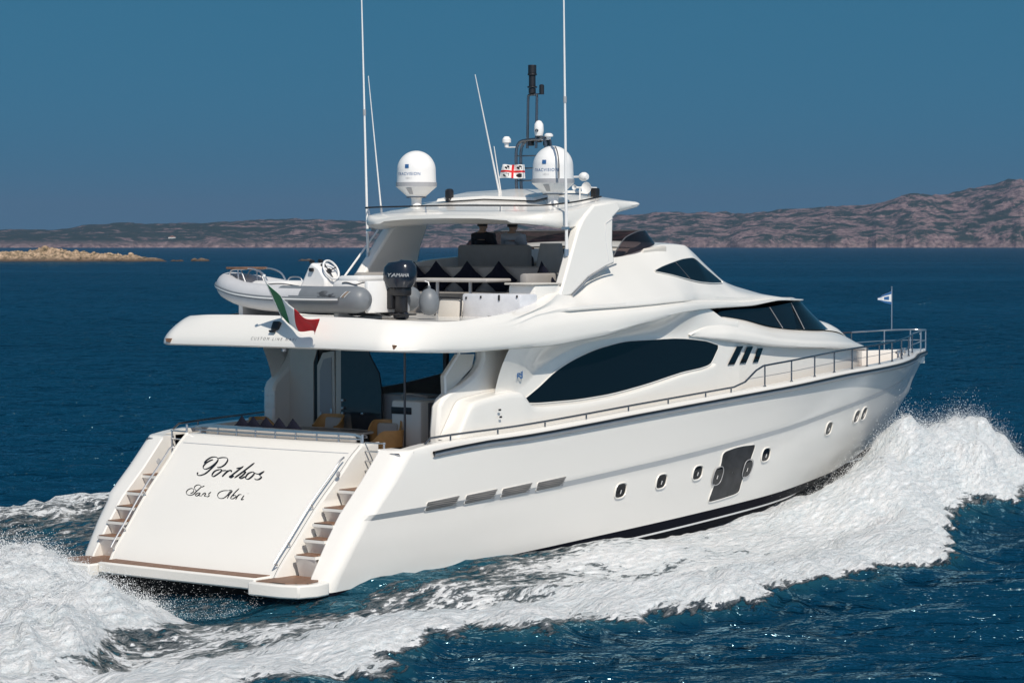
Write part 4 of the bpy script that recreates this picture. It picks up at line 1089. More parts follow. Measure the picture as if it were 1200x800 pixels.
# ------------------------------------------------------------------ yacht, continued: lettering, hardtop, domes, masts, interiors
def ribbon(strokes, wmin, wmax, mapf, pen=(-.65, .76)):
    """calligraphic pen strokes (2D) as thin ribbons laid on a surface through mapf(u, v)"""
    mb = MB(); pv_ = Vector(pen).normalized()
    for st in strokes:
        P = [Vector((p.x, p.y)) for p in spline([(a, b, 0) for a, b in st], 9*max(1, len(st)-1))] if len(st) > 2 else [Vector(st[0]), (Vector(st[0])+Vector(st[1]))/2, Vector(st[1])]
        L_, R_ = [], []
        for i, p in enumerate(P):
            t = (P[min(i+1, len(P)-1)]-P[max(i-1, 0)])
            if t.length < 1e-9: t = Vector((1, 0))
            t.normalize(); n = Vector((-t.y, t.x)); end = min(1, .35+min(i, len(P)-1-i)/5)
            w = (wmin + (wmax-wmin)*max(0, abs(t.dot(pv_)))**3)*end*.5
            L_.append(mapf(*(p+n*w))); R_.append(mapf(*(p-n*w)))
        mb.grid([[tuple(a), tuple(b)] for a, b in zip(L_, R_)])
    return mb
NAME1 = [[(318,190),(360,148),(420,115),(475,112),(503,132),(495,165),(455,205),(400,245),(345,268),(312,258),(312,228),(345,190),(400,158),(440,145)],
 [(507,150),(460,215),(400,275),(340,325),(280,348),(240,345),(235,325),(246,314)],
 [(505,128),(570,118),(620,125),(628,155),(600,200),(555,235),(505,248),(490,240)],
 [(530,272),(470,290),(435,325),(428,355),(450,362),(495,335),(540,300),(550,278),(530,270),(560,288),(610,285)],
 [(632,284),(592,326),(556,366)], [(574,346),(618,304),(652,286),(674,286),(668,306)],
 [(826,232),(752,290),(682,345),(650,368),(668,378),(708,352)], [(735,262),(775,254),(820,245)],
 [(965,190),(880,255),(790,325),(712,382)], [(770,338),(820,306),(852,305),(815,348),(775,378),(795,388),(850,362)],
 [(940,305),(890,322),(858,358),(853,388),(885,396),(930,362),(956,328),(942,305),(975,326),(1020,330),(1082,298)],
 [(1075,303),(1025,340),(1030,355),(1045,372),(1012,400),(972,402),(964,386)]]
NAME2 = [[(335,480),(300,495),(268,470),(225,478),(203,505),(215,530),(228,548),(200,585),(150,602),(110,592),(98,566),(122,532),(168,515),(195,530),(188,562),(150,582)],
 [(300,490),(245,540),(192,588)], [(275,570),(240,577),(216,602),(238,610),(282,575)], [(284,570),(262,604),(288,608)],
 [(322,574),(290,614)], [(300,598),(338,572),(352,580),(332,610),(354,613)], [(420,558),(388,586),(396,604),(372,619),(350,612)],
 [(640,540),(575,543),(520,568),(501,606),(520,636),(570,637),(620,602),(655,560),(678,548)],
 [(690,546),(650,590),(618,642)], [(640,540),(672,536),(690,546)], [(612,604),(650,596)],
 [(772,513),(710,575),(662,634),(692,642),(732,612),(712,598),(690,610)], [(765,588),(740,625),(722,652)], [(738,618),(775,590),(800,592)], [(830,600),(800,640),(792,656),(824,648)], [(874,578),(884,576)]]
AFF = ((-1.85179e-3, -1.258058e-3, 1.955536), (9.723e-5, -1.236392e-3, 2.555208))
def on_door(u, v):
    y = AFF[0][0]*u + AFF[0][1]*v + AFF[0][2]; z = AFF[1][0]*u + AFF[1][1]*v + AFF[1][2]
    return tpt(y, z, .006)
ribbon(NAME1, 8, 21, on_door).build('ship_name', M['text'], TD, smooth=0, recalc=False)
ribbon(NAME2, 5.5, 12.5, on_door).build('home_port', M['text'], TD, smooth=0, recalc=False)

def text_mesh(s, name, material, mapf, parent, size=1.0, shear=0.0, space=1.0):
    cu = bpy.data.curves.new('t', 'FONT'); cu.body = s; cu.size = size; cu.shear = shear; cu.space_character = space; cu.align_x = 'CENTER'; cu.resolution_u = 3
    to = bpy.data.objects.new('t', cu); C.objects.link(to); bpy.context.view_layer.update()
    me = bpy.data.meshes.new_from_object(to.evaluated_get(bpy.context.evaluated_depsgraph_get()))
    for v in me.vertices: v.co = Vector(mapf(v.co.x, v.co.y))
    bpy.data.objects.remove(to); bpy.data.curves.remove(cu)
    me.materials.clear(); me.materials.append(material); me.name = name
    o = bpy.data.objects.new(name, me); C.objects.link(o); o.parent = parent
    return o
# small spaced letters on the stern face of the upper deck
from mathutils.bvhtree import BVHTree
def bvh_of(o):
    m = o.data; return BVHTree.FromPolygons([v.co.copy() for v in m.vertices], [tuple(p.vertices) for p in m.polygons])
UPB = bvh_of(UP)
def fascia(y, z, off=.004):
    h = UPB.ray_cast(Vector((0, y, z)), Vector((1, 0, 0)))
    return (h[0].x - off, y, z) if h[0] is not None else (1.68, y, z)
text_mesh('CUSTOM LINE NAVI', 'fascia_lettering', M['dgrey'], lambda a, b: fascia(-.06 - a, 4.585 + b), UP, .075, .25, 1.75)
# round stern light and its black bracket
mb = MB(); f0 = fascia(-.03, 4.82, 0); mb.rbox((f0[0]-.0, -.03, 4.84), (.10, .17, .17), .03, rot=Matrix.Rotation(R(25), 3, 'Y')); mb.rbox((f0[0]-.10, -.02, 4.75), (.05, .14, .04), .012)
mb.build('stern_light', M['black'], UP)
mb = MB(); mb.lathe([(0, -.05), (.05, -.05), (.06, 0), (0, .0)], (2.05, 0, 4.42), 14); mb.build('ceiling_light', M['steel'], UP)
# flag staff, leaning aft over the stern
STF0, STF1 = Vector((1.98, -.04, 4.95)), Vector((1.30, -.20, 5.72))
mb = MB(); mb.tube([STF0, STF1], .016, 8); mb.lathe([(0, 0), (.028, .01), (.028, .05), (0, .06)], STF1, 10); mb.build('flag_staff', M['white'], Y)

# ---- hardtop
HW = pchip([6.72, 6.76, 6.86, 7.05, 7.4, 8.2, 9.4, 10.05, 10.13], [1.75, 1.9, 2.08, 2.24, 2.34, 2.37, 2.36, 2.34, 2.30])
HB = pchip([6.7, 7.0, 7.5, 8.2, 9.0, 10.13], [6.72, 6.67, 6.61, 6.68, 6.88, 7.07])
HT = pchip([6.7, 7.0, 7.6, 8.3, 9.2, 10.13], [6.82, 6.89, 6.96, 7.07, 7.19, 7.16])
xs = np.concatenate([np.linspace(6.72, 7.1, 12), np.linspace(7.2, 9.6, 20), np.linspace(9.7, 10.13, 8)])
rows = []
for x in xs:
    w, b, t = float(HW(x)), float(HB(x)), float(HT(x)); cr = .10*float(sstep(6.7, 8.2, x)); m_ = (b+t)/2
    half = [(0, b+.10), (w*.5, b+.09), (w-.22, b+.05), (w-.12, b+.005), (w-.05, b), (w-.01, b+.03), (w+.01, m_), (w-.02, t-.02), (w-.08, t), (w-.25, t+.015), (w*.6, t+.05+cr*.6), (0, t+.07+cr)]
    rows.append([(x, -y, z) for y, z in half] + [(x, y, z) for y, z in half[::-1]][1:])
mb = MB(); mb.grid(rows)
for rr in (rows[0], rows[-1]):
    n = len(rr); mb.add(rr, [tuple(range(n))])
HTOP = mb.build('hardtop', M['gel'], Y, smooth=45)
# raised centre panel on the roof
mb = MB(); mb.grid([[(x, y*1.25, float(HT(x))+.10+.10*float(sstep(6.7, 8.2, x))*(1-.5*abs(y)) + (.05 if 0 < i < 7 and abs(y) < 1 else 0.0)) for y in (-1, -.97, -.5, 0, .5, .97, 1)] for i, x in enumerate((8.0, 8.04, 8.5, 9, 9.4, 9.7, 9.85, 9.9))]); mb.build('roof_panel', M['gel'], HTOP, smooth=30)
for s in (1, -1):
    out = [(6.80, 5.30), (7.22, 5.33), (7.86, 5.66), (8.5, 5.86), (8.83, 5.93), (8.86, 6.3), (9.02, 6.83), (9.35, 7.0), (9.25, 7.16), (8.42, 7.09), (8.08, 6.88), (7.95, 6.78), (7.73, 6.56), (7.3, 5.98)]
    oy = lambda z: 2.72 - .33*(z-5.3)/1.75
    mb = MB(); n = len(out)
    vs = [(x, -s*oy(z), z) for x, z in out] + [(x + (.05 if i in (0, 11, 12, 13) else 0), -s*(oy(z)-.24), z) for i, (x, z) in enumerate(out)]
    mb.add(vs, [tuple(range(n)), tuple(range(2*n-1, n-1, -1))] + [(i, n+i, n+(i+1) % n, (i+1) % n) for i in range(n)])
    leg = mb.build('hardtop_leg', M['gel'], HTOP, smooth=30, bevel=.045)
    mb = MB(); P = spline([(7.20, -s*(oy(5.33)+.02), 5.325), (7.55, -s*(oy(5.5)+.02), 5.50), (7.88, -s*(oy(5.67)+.02), 5.665), (8.35, -s*(oy(5.82)+.02), 5.815), (8.83, -s*(oy(5.92)+.02), 5.92)], 24)
    mb.tube(P, .022, 6); mb.build('leg_trim', M['rub'], leg)
    mb = MB(); mb.tube([(8.62, -s*(oy(6.0)+.004), 5.98), (8.64, -s*(oy(6.5)+.004), 6.45), (8.72, -s*(oy(6.7)+.004), 6.72), (8.98, -s*(oy(6.8)+.004), 6.82)], .008, 5); mb.build('panel_joint', M['band'], leg)
    if s == -1:      # tinted side pane of the port leg, edged in white
        mb = MB(); mb.tube([(6.72, 2.80, 5.42), (7.74, 2.54, 6.60)], .022, 6); mb.build('pane_edge', M['white'], leg)
# hollow behind the boat deck: low coaming walls on both sides under the legs
# roof rail (awning hoop) on short feet
P = spline([(7.35, 2.46, 7.04), (7.02, 2.2, 7.05), (6.92, 1.2, 7.06), (6.90, 0, 7.07), (6.95, -1.2, 7.06), (7.25, -1.95, 7.06), (8.0, -2.2, 7.13), (8.9, -2.22, 7.25)], 60)
mb = MB(); mb.tube(P, .016, 8); RR = mb.build('roof_rail', M['black'], HTOP)
for q in (8, 20, 32, 44, 54):
    m2 = MB(); m2.tube([P[q], (P[q].x+.02, P[q].y*.985, float(HT(P[q].x))-.01)], .014, 6); m2.build('rail_foot', M['steel'], RR)

# ---- satellite domes
CAMD = math.atan2(CAM.y, CAM.x - 8)
def radome(cx, cy, cz):
    mb = MB()
    prof = [(0, .0), (.13, 0), (.13, .02), (.105, .05), (.105, .20), (.20, .215), (.20, .24)]
    mb.lathe(prof, (cx, cy, cz), 28)
    prof = [(.20, .24), (.41, .425), (.415, .43)]
    mb.lathe(prof, (cx, cy, cz), 40)
    prof = [(.405, .515), (.40, .60), (.395, .76)] + [(.395*math.cos(a), .76+.40*math.sin(a)) for a in np.linspace(.1, math.pi/2, 14)]
    mb.lathe(prof, (cx, cy, cz), 48)
    d = mb.build('radome', M['white'], Y, smooth=40)
    mb = MB(); mb.lathe([(.39, .43), (.418, .43), (.418, .515), (.39, .515)], (cx, cy, cz), 48); mb.build('band', M['grey'], d, smooth=30)
    mb = MB(); mb.lathe([(.19, .205), (.205, .205), (.205, .225), (.19, .225)], (cx, cy, cz), 28); mb.build('collar', M['dgrey'], d)
    a0 = R(193)
    def wrap(u, v): 
        a = a0 + u/.40; return (cx + .403*math.cos(a), cy + .403*math.sin(a), cz + v)
    text_mesh('TRACVISION', 'dome_lettering', M['blue'], lambda u, v: wrap(u, v + .655), d, .085, 0, 1.12)
    text_mesh('HD11', 'dome_number', M['grey'], lambda u, v: wrap(u + .02, v + .575), d, .055)
    mb = MB(); G2 = [[wrap(-.06+.085*p, .80+.075*q) for p in np.linspace(0, 1, 4)] for q in np.linspace(0, 1, 4)]; mb.grid(G2); mb.build('dome_emblem', M['blue'], d, recalc=False)
    mb = MB(); G2 = []
    mb.grid([[(cx+(.245+.14*q+.004)*math.cos(a), cy+(.245+.14*q+.004)*math.sin(a), cz+.272+.125*q) for a in np.linspace(R(186), R(204), 5)] for q in (0, 1)]); mb.build('access_hatch', M['grey'], d, recalc=False)
    return d
radome(7.98, 1.72, 7.05)
d2 = radome(8.0, -1.70, 7.07)
mb = MB(); a = R(232); 
P = [(.412*math.cos(a)+8.0, .412*math.sin(a)-1.70, 7.07+z) for z in (.52, .6, .76)] + [(8.0+.402*math.cos(t)*math.cos(a), -1.70+.402*math.cos(t)*math.sin(a), 7.83+.405*math.sin(t)) for t in np.linspace(.15, 1.2, 9)]
mb.tube(P, .012, 6); mb.build('dome_seam', M['dgrey'], d2)

# ---- whip antennas
def whip(name, P, r0, r1, joint=None):
    mb = MB(); P = [Vector(p) for p in P]; n = 10; Q = [P[0].lerp(P[1], t) for t in np.linspace(0, 1, n)]
    mb.tube(Q, [r0 + (r1-r0)*t for t in np.linspace(0, 1, n)], 8); a = mb.build(name, M['white'], Y)
    m2 = MB(); d = (P[1]-P[0]).normalized(); m2.tube([P[0]-d*.02, P[0]+d*.12], r0*1.5, 8); m2.build('antenna_base', M['steel'], a)
    if joint:
        c = P[0].lerp(P[1], joint); m2 = MB(); m2.tube([c-d*.05, c+d*.07], r0*1.05, 8); m2.build('antenna_ferrule', M['grey'], a)
    return a
whip('whip_antenna', [(7.40, 2.52, 6.02), (7.20, 2.52, 11.7)], .030, .012, .52)
whip('whip_antenna', [(7.50, 2.25, 6.98), (7.10, 2.25, 9.70)], .018, .008)
whip('whip_antenna', [(7.40, -2.46, 6.10), (7.28, -2.46, 11.8)], .032, .012, .52)
whip('whip_antenna', [(8.57, 0, 7.16), (7.71, 0, 9.67)], .022, .009)
whip('whip_antenna', [(8.62, .02, 7.2), (8.33, 0, 8.27)], .018, .009)
mb = MB(); mb.box((7.40, -2.43, 6.62), (.10, .12, .05)); mb.box((7.40, 2.46, 6.6), (.10, .14, .05)); mb.build('antenna_bracket', M['steel'], HTOP)

M['maststeel'] = mat('mast_tube', (0.20, 0.205, 0.215), 0.25, metal=0.9)
# ---- mast with lights, camera and wind sensors
mx_, my_ = 9.15, -.30
mb = MB()
for dy in (.09, -.13): mb.tube([(mx_+.02, my_+dy, 8.25), (mx_+.05, my_+dy, 9.28)], .028, 8)
mb.tube(spline([(mx_+.05, my_+.09, 9.28), (mx_+.05, my_+.06, 9.33), (mx_+.05, my_-.10, 9.33), (mx_+.05, my_-.13, 9.28)], 16), .028, 8)
for dx in (0, .16):
    P = spline([(mx_+.1+dx, my_-.36, 7.28), (mx_+dx, my_+.20, 7.28), (mx_-.02+dx, my_+.32, 7.40), (mx_-.03+dx, my_+.33, 7.8), (mx_-.03+dx, my_+.33, 8.2), (mx_+dx, my_+.26, 8.38), (mx_+dx, my_+.0, 8.42), (mx_+dx, my_-.2, 8.42), (mx_+dx, my_-.38, 8.36), (mx_+dx, my_-.40, 7.28)], 70); mb.tube(P, .033, 8)
for z in (7.6, 7.85, 8.1): mb.tube([(mx_, my_+.33, z), (mx_+.1, my_-.40, z)], .014, 6)
MAST = mb.build('mast', M['maststeel'], Y)
for z0, r, h in ((9.36, .075, .10), (9.47, .10, .03), (9.50, .07, .22), (9.72, .095, .04), (9.76, .085, .17)):
    m2 = MB(); m2.lathe([(0, 0), (r, 0), (r, h), (0, h)], (mx_+.05, my_-.01, z0), 16); m2.build('masthead_light', M['black'], MAST, bevel=.008)
m2 = MB(); m2.lathe([(0, 0), (.05, 0), (.05, .18), (.03, .2), (0, .2)], (mx_+.06, my_-.24, 9.33), 12); m2.box((mx_+.06, my_-.18, 9.34), (.04, .12, .02)); m2.build('lamp', M['black'], MAST)
m2 = MB(); m2.lathe([(0, 0), (.08, .02), (.10, .12), (.09, .25), (.05, .31), (0, .33)], (mx_+.02, my_-.20, 8.48), 16); m2.build('camera', M['white'], MAST)
m2 = MB(); m2.lathe([(0, 0), (.03, 0), (.03, .05)], (mx_-.05, my_-.22, 8.60), 10, rot=Matrix.Rotation(R(-90), 3, 'Y')); m2.build('camera_lens', M['black'], MAST)
for dy, z, hh in ((.60, 8.28, .22), (-.46, 8.42, .12)):
    m2 = MB(); m2.tube([(mx_, my_+dy*.5, z), (mx_, my_+dy, z), (mx_, my_+dy, z+hh*.5)], .014, 6); m2.lathe([(0, 0), (.04, 0), (.05, hh*.4), (.09, hh*.45), (.09, hh*.75), (.05, hh), (0, hh*1.02)], (mx_, my_+dy, z), 14); m2.build('gps_antenna', M['white'], MAST)
m2 = MB(); m2.lathe([(0, -.09), (.06, -.085), (.09, -.03), (.09, .03), (.06, .085), (0, .09)], (9.3, -1.52, 7.66), 14, rot=Matrix.Rotation(R(90), 3, 'X')); m2.tube([(9.3, -1.5, 7.66), (9.35, -1.2, 7.66), (9.3, -.62, 7.7)], .02, 6); m2.build('sensor', M['white'], MAST)
for q in range(3):
    m2 = MB(); m2.rbox((mx_+.05+.1*q, my_+.02-.12*q, 8.36+.07*(q % 2)), (.12, .10, .12), .02); m2.build('junction_box', M['black'], MAST)
# horns, searchlight, small dome camera on the roof
mb = MB()
RX = Matrix.Rotation(R(-90), 3, 'Y')
mb.lathe([(.012, 0), (.02, .14), (.045, .26), (.10, .34), (.12, .35), (.10, .335), (0, .30)], (9.45, -1.72, 7.43), 20, rot=RX)
mb.lathe([(.012, 0), (.018, .10), (.03, .18), (.05, .22), (.055, .225), (0, .19)], (9.15, -1.55, 7.44), 16, rot=RX)
mb.tube([(9.12, -1.55, 7.44), (9.46, -1.72, 7.43)], .02, 6); mb.tube([(9.30, -1.64, 7.2), (9.30, -1.64, 7.43)], .02, 6); mb.tube([(9.12, -1.55, 7.2), (9.12, -1.55, 7.43)], .016, 6)
mb.build('horn', M['white'], HTOP)
mb = MB(); mb.rbox((9.25, -1.83, 7.33), (.14, .15, .20), .03); mb.lathe([(.09, 0), (.09, .03), (.05, .05), (.05, .1)], (9.25, -1.83, 7.17), 12); mb.build('searchlight', M['black'], HTOP)
mb = MB(); mb.rbox((8.05, .92, 7.32), (.14, .16, .22), .05); mb.lathe([(.08, 0), (.08, .04), (.04, .1)], (8.05, .92, 7.17), 12); mb.build('roof_light', M['black'], HTOP)
for y in (.35, -.75): 
    mb = MB(); mb.lathe([(0, .12), (.03, .1), (.05, .0)], (9.3, y, 7.30), 10); mb.build('vent_cap', M['white'], HTOP)

# ---- flybridge windscreen (smoked, frameless)
path = [(9.75, 2.02), (10.5, 2.0), (11.2, 1.88), (11.85, 1.5), (12.1, .8), (12.15, 0)]
path = catmull([(x, -y, 0) for x, y in path], 30); path = np.concatenate([path, (path*[1, -1, 1])[::-1][1:]])
rows = []
for q, p in enumerate(path):
    zb = float(np.interp(p[0], [9.75, 11.2, 12.2], [6.04, 6.28, 6.36])); zt = float(pchip([9.75, 9.95, 10.3, 11.0, 11.6, 12.2], [6.07, 6.24, 6.46, 6.58, 6.60, 6.60])(p[0]))
    rows.append([(p[0]-.35*t*(p[0]-9.4)/2.6, p[1]*(1-.03*t), zb*(1-t)+zt*t) for t in (0, .33, .66, 1)])
mb = MB(); mb.grid(rows); FWS = mb.build('flybridge_windscreen', M['smoke'], Y, smooth=60, recalc=False)
mb = MB(); mb.tube([r[-1] for r in rows], .012, 6); mb.build('windscreen_edge', M['dgrey'], FWS)

# ---- flybridge furniture
def slab(name, c, d, m, parent, r=.05, rot=None):
    mb = MB(); mb.rbox(c, d, r, rot=rot, seg=3); return mb.build(name, m, parent, smooth=40)
fs = MB(); fs.rbox((7.95, .35, 5.15), (.9, 3.3, .42), .06); fs.rbox((8.36, .35, 5.55), (.20, 3.3, .62), .07); fs.rbox((7.4, -1.50, 5.15), (1.2, .8, .42), .06); fs.rbox((7.55, -1.85, 5.5), (1.5, .18, .5), .06); fs.rbox((7.3, 1.95, 5.4), (1.8, .25, .7), .06)
SOFA = fs.build('flybridge_sofa', M['sofa'], Y, smooth=40)
hb_ = MB(); hb_.rbox((9.25, .69, 6.05), (.16, 1.85, .50), .07); hb_.rbox((9.6, .69, 5.62), (.65, 1.85, .20), .06)
HBN = hb_.build('helm_bench', M['sofa'], Y, smooth=40)
for y in (1.35, .55, -.1):
    mb = MB(); mb.tube([(9.22, y, 5.0), (9.22, y, 5.95)], .03, 8); mb.build('bench_post', M['steel'], HBN)
slab('bench_shelf', (9.1, .45, 5.84), (.3, 2.0, .04), M['fabric'], HBN, .015)
slab('bench_panel', (9.35, .5, 5.45), (.10, 2.2, .75), M['dgrey'], HBN, .02)
# single helm seat with a rounded wing back
mb = MB(); mb.rbox((9.2, -.80, 5.55), (.60, .62, .22), .08)
rows = []
for t in np.linspace(0, 1, 10):
    z = 5.55 + .78*t; w = .33*(1-.3*t*t)
    rows.append([(8.98+.05*t+.14*(1-math.cos(a))*.8, -.80+w*math.sin(a), z) for a in np.linspace(-1.5, 1.5, 13)])
r2 = np.array(rows); r3 = r2.copy(); r3[..., 0] += .10; mb.grid(r2); mb.grid(r3); mb.grid(np.stack([r2[-1], r3[-1]], 0)); mb.grid(np.stack([r2[:, 0], r3[:, 0]], 0)); mb.grid(np.stack([r2[:, -1], r3[:, -1]], 0))
mb.rbox((9.2, -.8, 5.2), (.22, .22, .55), .05)
mb.build('helm_seat', M['fabric'], Y, smooth=50)
# helm console and dash
mb = MB(); mb.prism([(10.5, 1.9, 4.95), (10.45, 1.9, 5.95), (10.75, 1.9, 6.22), (11.6, 1.9, 6.28), (11.6, 1.9, 4.95)], (0, 0, 0), (0, -3.9, 0)); DASH = mb.build('helm_console', M['cream'], Y, bevel=.04)
slab('instrument_panel', (10.62, -.15, 6.16), (.12, .42, .10), M['black'], DASH, .02, Matrix.Rotation(R(-40), 3, 'Y'))
mb = MB(); mb.tube([(10.35, 1.05+.19*math.cos(a), 6.02+.19*math.sin(a)) for a in np.linspace(0, 2*math.pi, 24, endpoint=False)], .016, 6, closed=True)
for a in (.5, 2.6, 4.7): mb.tube([(10.38, 1.05, 6.02), (10.35, 1.05+.19*math.cos(a), 6.02+.19*math.sin(a))], .012, 6)
mb.build('steering_wheel', M['black'], DASH)
# aft furniture of the flybridge
mb = MB(); mb.rbox((5.9, -1.98, 5.15), (.55, 1.38, .46), .04); CAB = mb.build('flybridge_cabinet', M['wpanel'], Y, smooth=35)
for y, z in ((-1.40, 5.30), (-1.75, 5.32), (-2.60, 5.34)): 
    mb = MB(); mb.rbox((5.615, y, z), (.02, .035, .045), .008); mb.build('catch', M['black'], CAB)
mb = MB(); mb.rbox((5.615, -2.18, 5.31), (.02, .04, .11), .01); mb.build('handle', M['black'], CAB)
mb = MB(); mb.rbox((6.55, -2.32, 5.26), (.85, .62, .58), .05); BARF = mb.build('flybridge_bar', M['gel'], Y, smooth=35)
slab('wood_top', (6.50, -2.32, 5.565), (.95, .66, .035), M['cream'], BARF, .012)
mb = MB(); mb.rbox((5.5, -1.12, 5.08), (.14, .52, .38), .05, rot=Matrix.Rotation(R(12), 3, 'Y')); LNG = mb.build('folding_lounger', M['cream'], Y, smooth=35)
mb = MB(); mb.tube(spline([(5.42, -1.42, 4.96), (5.44, -1.42, 5.24), (5.46, -1.36, 5.29), (5.46, -.86, 5.30), (5.44, -.80, 5.24), (5.42, -.80, 4.96)], 30), .016, 6); mb.tube([(5.5, -.8, 5.33), (5.5, .6, 5.36)], .016, 6); mb.build('lounger_frame', M['black'], LNG)

# ---- cockpit structure
def wing_wall(s):
    pl = [(4.60, 1.95), (4.59, 2.85), (4.60, 3.50), (4.66, 3.62), (4.86, 3.76), (5.04, 3.88), (5.18, 4.02), (5.27, 4.16), (5.33, 4.30), (5.38, 4.48), (6.3, 4.48), (6.3, 1.95)]
    mb = MB(); mb.prism([(x, s*2.85, z) for x, z in pl], (0, 0, 0), (0, -s*.28, 0)); return mb
PW = wing_wall(1).build('wing_bulkhead', M['gel'], Y, smooth=30, bevel=.05)
mb = MB()
for y, z in ((2.74, 3.36), (2.62, 3.36), (2.74, 3.20)): mb.lathe([(0, 0), (.02, 0), (.02, .008), (0, .008)], (4.588, y, z), 8, rot=Matrix.Rotation(R(-90), 3, 'Y'))
mb.rbox((4.596, 2.67, 3.28), (.008, .24, .34), .003)
mb.build('locker_door', M['gel'], PW)
# aft bulkhead with door and dark sliding glass
mb = MB(); mb.prism([(5.06, 2.57, 1.95), (5.06, 1.95, 1.95), (5.06, 1.95, 4.0), (5.06, 1.86, 4.25), (5.06, 1.86, 4.48), (5.06, 2.57, 4.48)], (0, 0, 0), (.12, 0, 0)); AB = mb.build('aft_bulkhead', M['cream'], Y)
mb = MB(); mb.box((5.10, 1.90, 3.2), (.05, .09, 2.1)); mb.build('door_gap', M['black'], AB)
mb = MB(); mb.prism([(5.04, 1.84, 2.1), (5.04, 1.84, 3.95), (5.04, 1.70, 4.2), (5.04, 1.40, 4.25), (5.04, 1.36, 2.1)], (0, 0, 0), (.05, 0, 0)); DL = mb.build('cabin_door', M['cream'], AB, bevel=.01)
mb = MB(); mb.prism([(5.03, 1.76, 2.9), (5.03, 1.76, 3.85), (5.03, 1.66, 4.08), (5.03, 1.46, 4.12), (5.03, 1.44, 2.9)], (0, 0, 0), (.008, 0, 0)); mb.build('door_pane', M['grey'], DL)
mb = MB(); mb.rbox((5.01, 1.45, 3.05), (.03, .05, .16), .01); mb.rbox((5.01, 1.72, 3.0), (.03, .04, .1), .01); mb.build('handle', M['steel'], DL)
mb = MB(); mb.box((5.08, 1.27, 3.2), (.12, .13, 2.5)); mb.build('door_post', M['cream'], AB)
mb = MB(); mb.prism([(5.0, 1.19, 2.1), (5.0, .18, 2.1), (5.0, .18, 3.55), (5.0, .24, 3.85), (5.0, .45, 4.15), (5.0, .62, 4.45), (5.0, 1.19, 4.45)], (0, 0, 0), (.04, 0, 0)); SD = mb.build('sliding_door', M['slideglass'], Y)
mb = MB(); mb.box((4.985, .70, 3.06), (.015, 1.0, .02)); mb.build('door_rail', M['black'], SD)
for z in (3.05, 3.15, 3.3): 
    mb = MB(); mb.rbox((4.97, 1.12, z), (.05, .06, .05), .012); mb.build('door_lock', M['steel'], SD)
mb = MB(); mb.rbox((4.97, .62, 3.06), (.05, .06, .05), .012); mb.build('door_lock', M['steel'], SD)
# starboard wing: C-shaped pillar, low bulge, beige passage panel
pl = [(3.30, 1.95), (3.30, 2.95), (3.36, 3.40), (3.46, 3.54), (3.67, 3.66), (4.05, 3.78), (4.36, 3.92), (4.56, 4.07), (4.64, 4.22), (4.66, 4.46), (5.6, 4.46), (5.6, 1.95)]
for s in (1, -1):
    if s == 1:
        mb = MB(); mb.prism([(x, -2.56, z) for x, z in pl], (0, 0, 0), (0, .22, 0)); SW = mb.build('side_wing', M['gel'], Y, smooth=30, bevel=.06)
mb = MB(); rows = []
for x in np.concatenate([np.linspace(3.30, 6.2, 40), np.linspace(6.3, 12.3, 50)]):
    zt = float(pchip([3.3, 3.40, 3.55, 3.86, 4.3, 5.1, 5.35, 5.5, 5.62, 5.8, 6.25, 7.08, 8.22, 9.5, 11.05, 12.11, 12.47], [2.80, 2.92, 3.12, 3.47, 3.54, 3.60, 3.58, 3.48, 3.37, 3.31, 3.285, 3.285, 3.325, 3.445, 3.655, 3.77, 3.9])(x)); o = float(np.interp(x, [3.3, 5.5, 7, 9, 12.3], [.20, .18, .13, .07, .015]))
    rows.append([(x, -(2.75+o*.9), 2.3), (x, -(2.76+o), min(2.75, zt-.06)), (x, -(2.76+o*.98), zt-.12 if zt > 3 else zt-.05), (x, -(2.76+o*.9), zt-.04), (x, -(2.76+o*.75), zt-.012), (x, -(2.76+o*.5), zt), (x, -2.57 if x < 5 else -2.66, zt+.02)])
mb.grid(rows); BU = mb.build('side_fairing', M['gel'], SW, smooth=50)
for x, z in ((4.55, 3.30), (4.58, 3.17)):
    mb = MB(); mb.rbox((x, -3.005, z), (.07, .02, .035), .008); mb.build('deck_switch', M['black'], SW)
mb = MB(); mb.prism([(3.62, -2.46, 3.62), (3.60, -2.46, 3.94), (4.02, -2.46, 4.32), (4.50, -2.46, 4.30), (4.42, -2.46, 4.06), (3.95, -2.46, 3.76)], (0, 0, 0), (0, .08, 0)); PP = mb.build('passage_panel', M['cream'], Y)
mb = MB(); mb.tube([(3.62, -2.48, 3.60), (3.60, -2.48, 3.94), (4.02, -2.48, 4.34)], .025, 6); mb.build('panel_edge', M['white'], PP)
# emblem on the house side (wavy double-flag mark)
mb = MB()
for k in range(3):
    z0 = 3.84 + k*.055
    mb.grid([[(5.36+.17*t, -(house_y(5.4, 3.9)+.012), z0 + .02*math.sin(t*6.28) + h) for h in (0, .03)] for t in np.linspace(0, 1, 9)])
mb.box((5.375, -(house_y(5.4, 3.9)+.012), 3.92), (.025, .006, .17)); mb.box((5.515, -(house_y(5.4, 3.9)+.012), 3.92), (.025, .006, .17))
mb.build('side_emblem', M['blue'], HOUSE)
# posts under the overhang
mb = MB(); mb.tube([(3.66, -1.5, 2.1), (3.66, -1.5, 4.47)], .022, 8); mb.build('cockpit_post', M['dgrey'], Y)
mb = MB(); mb.rbox((4.85, -1.52, 3.3), (.10, .09, 2.4), .02); mb.build('door_jamb', M['black'], Y)
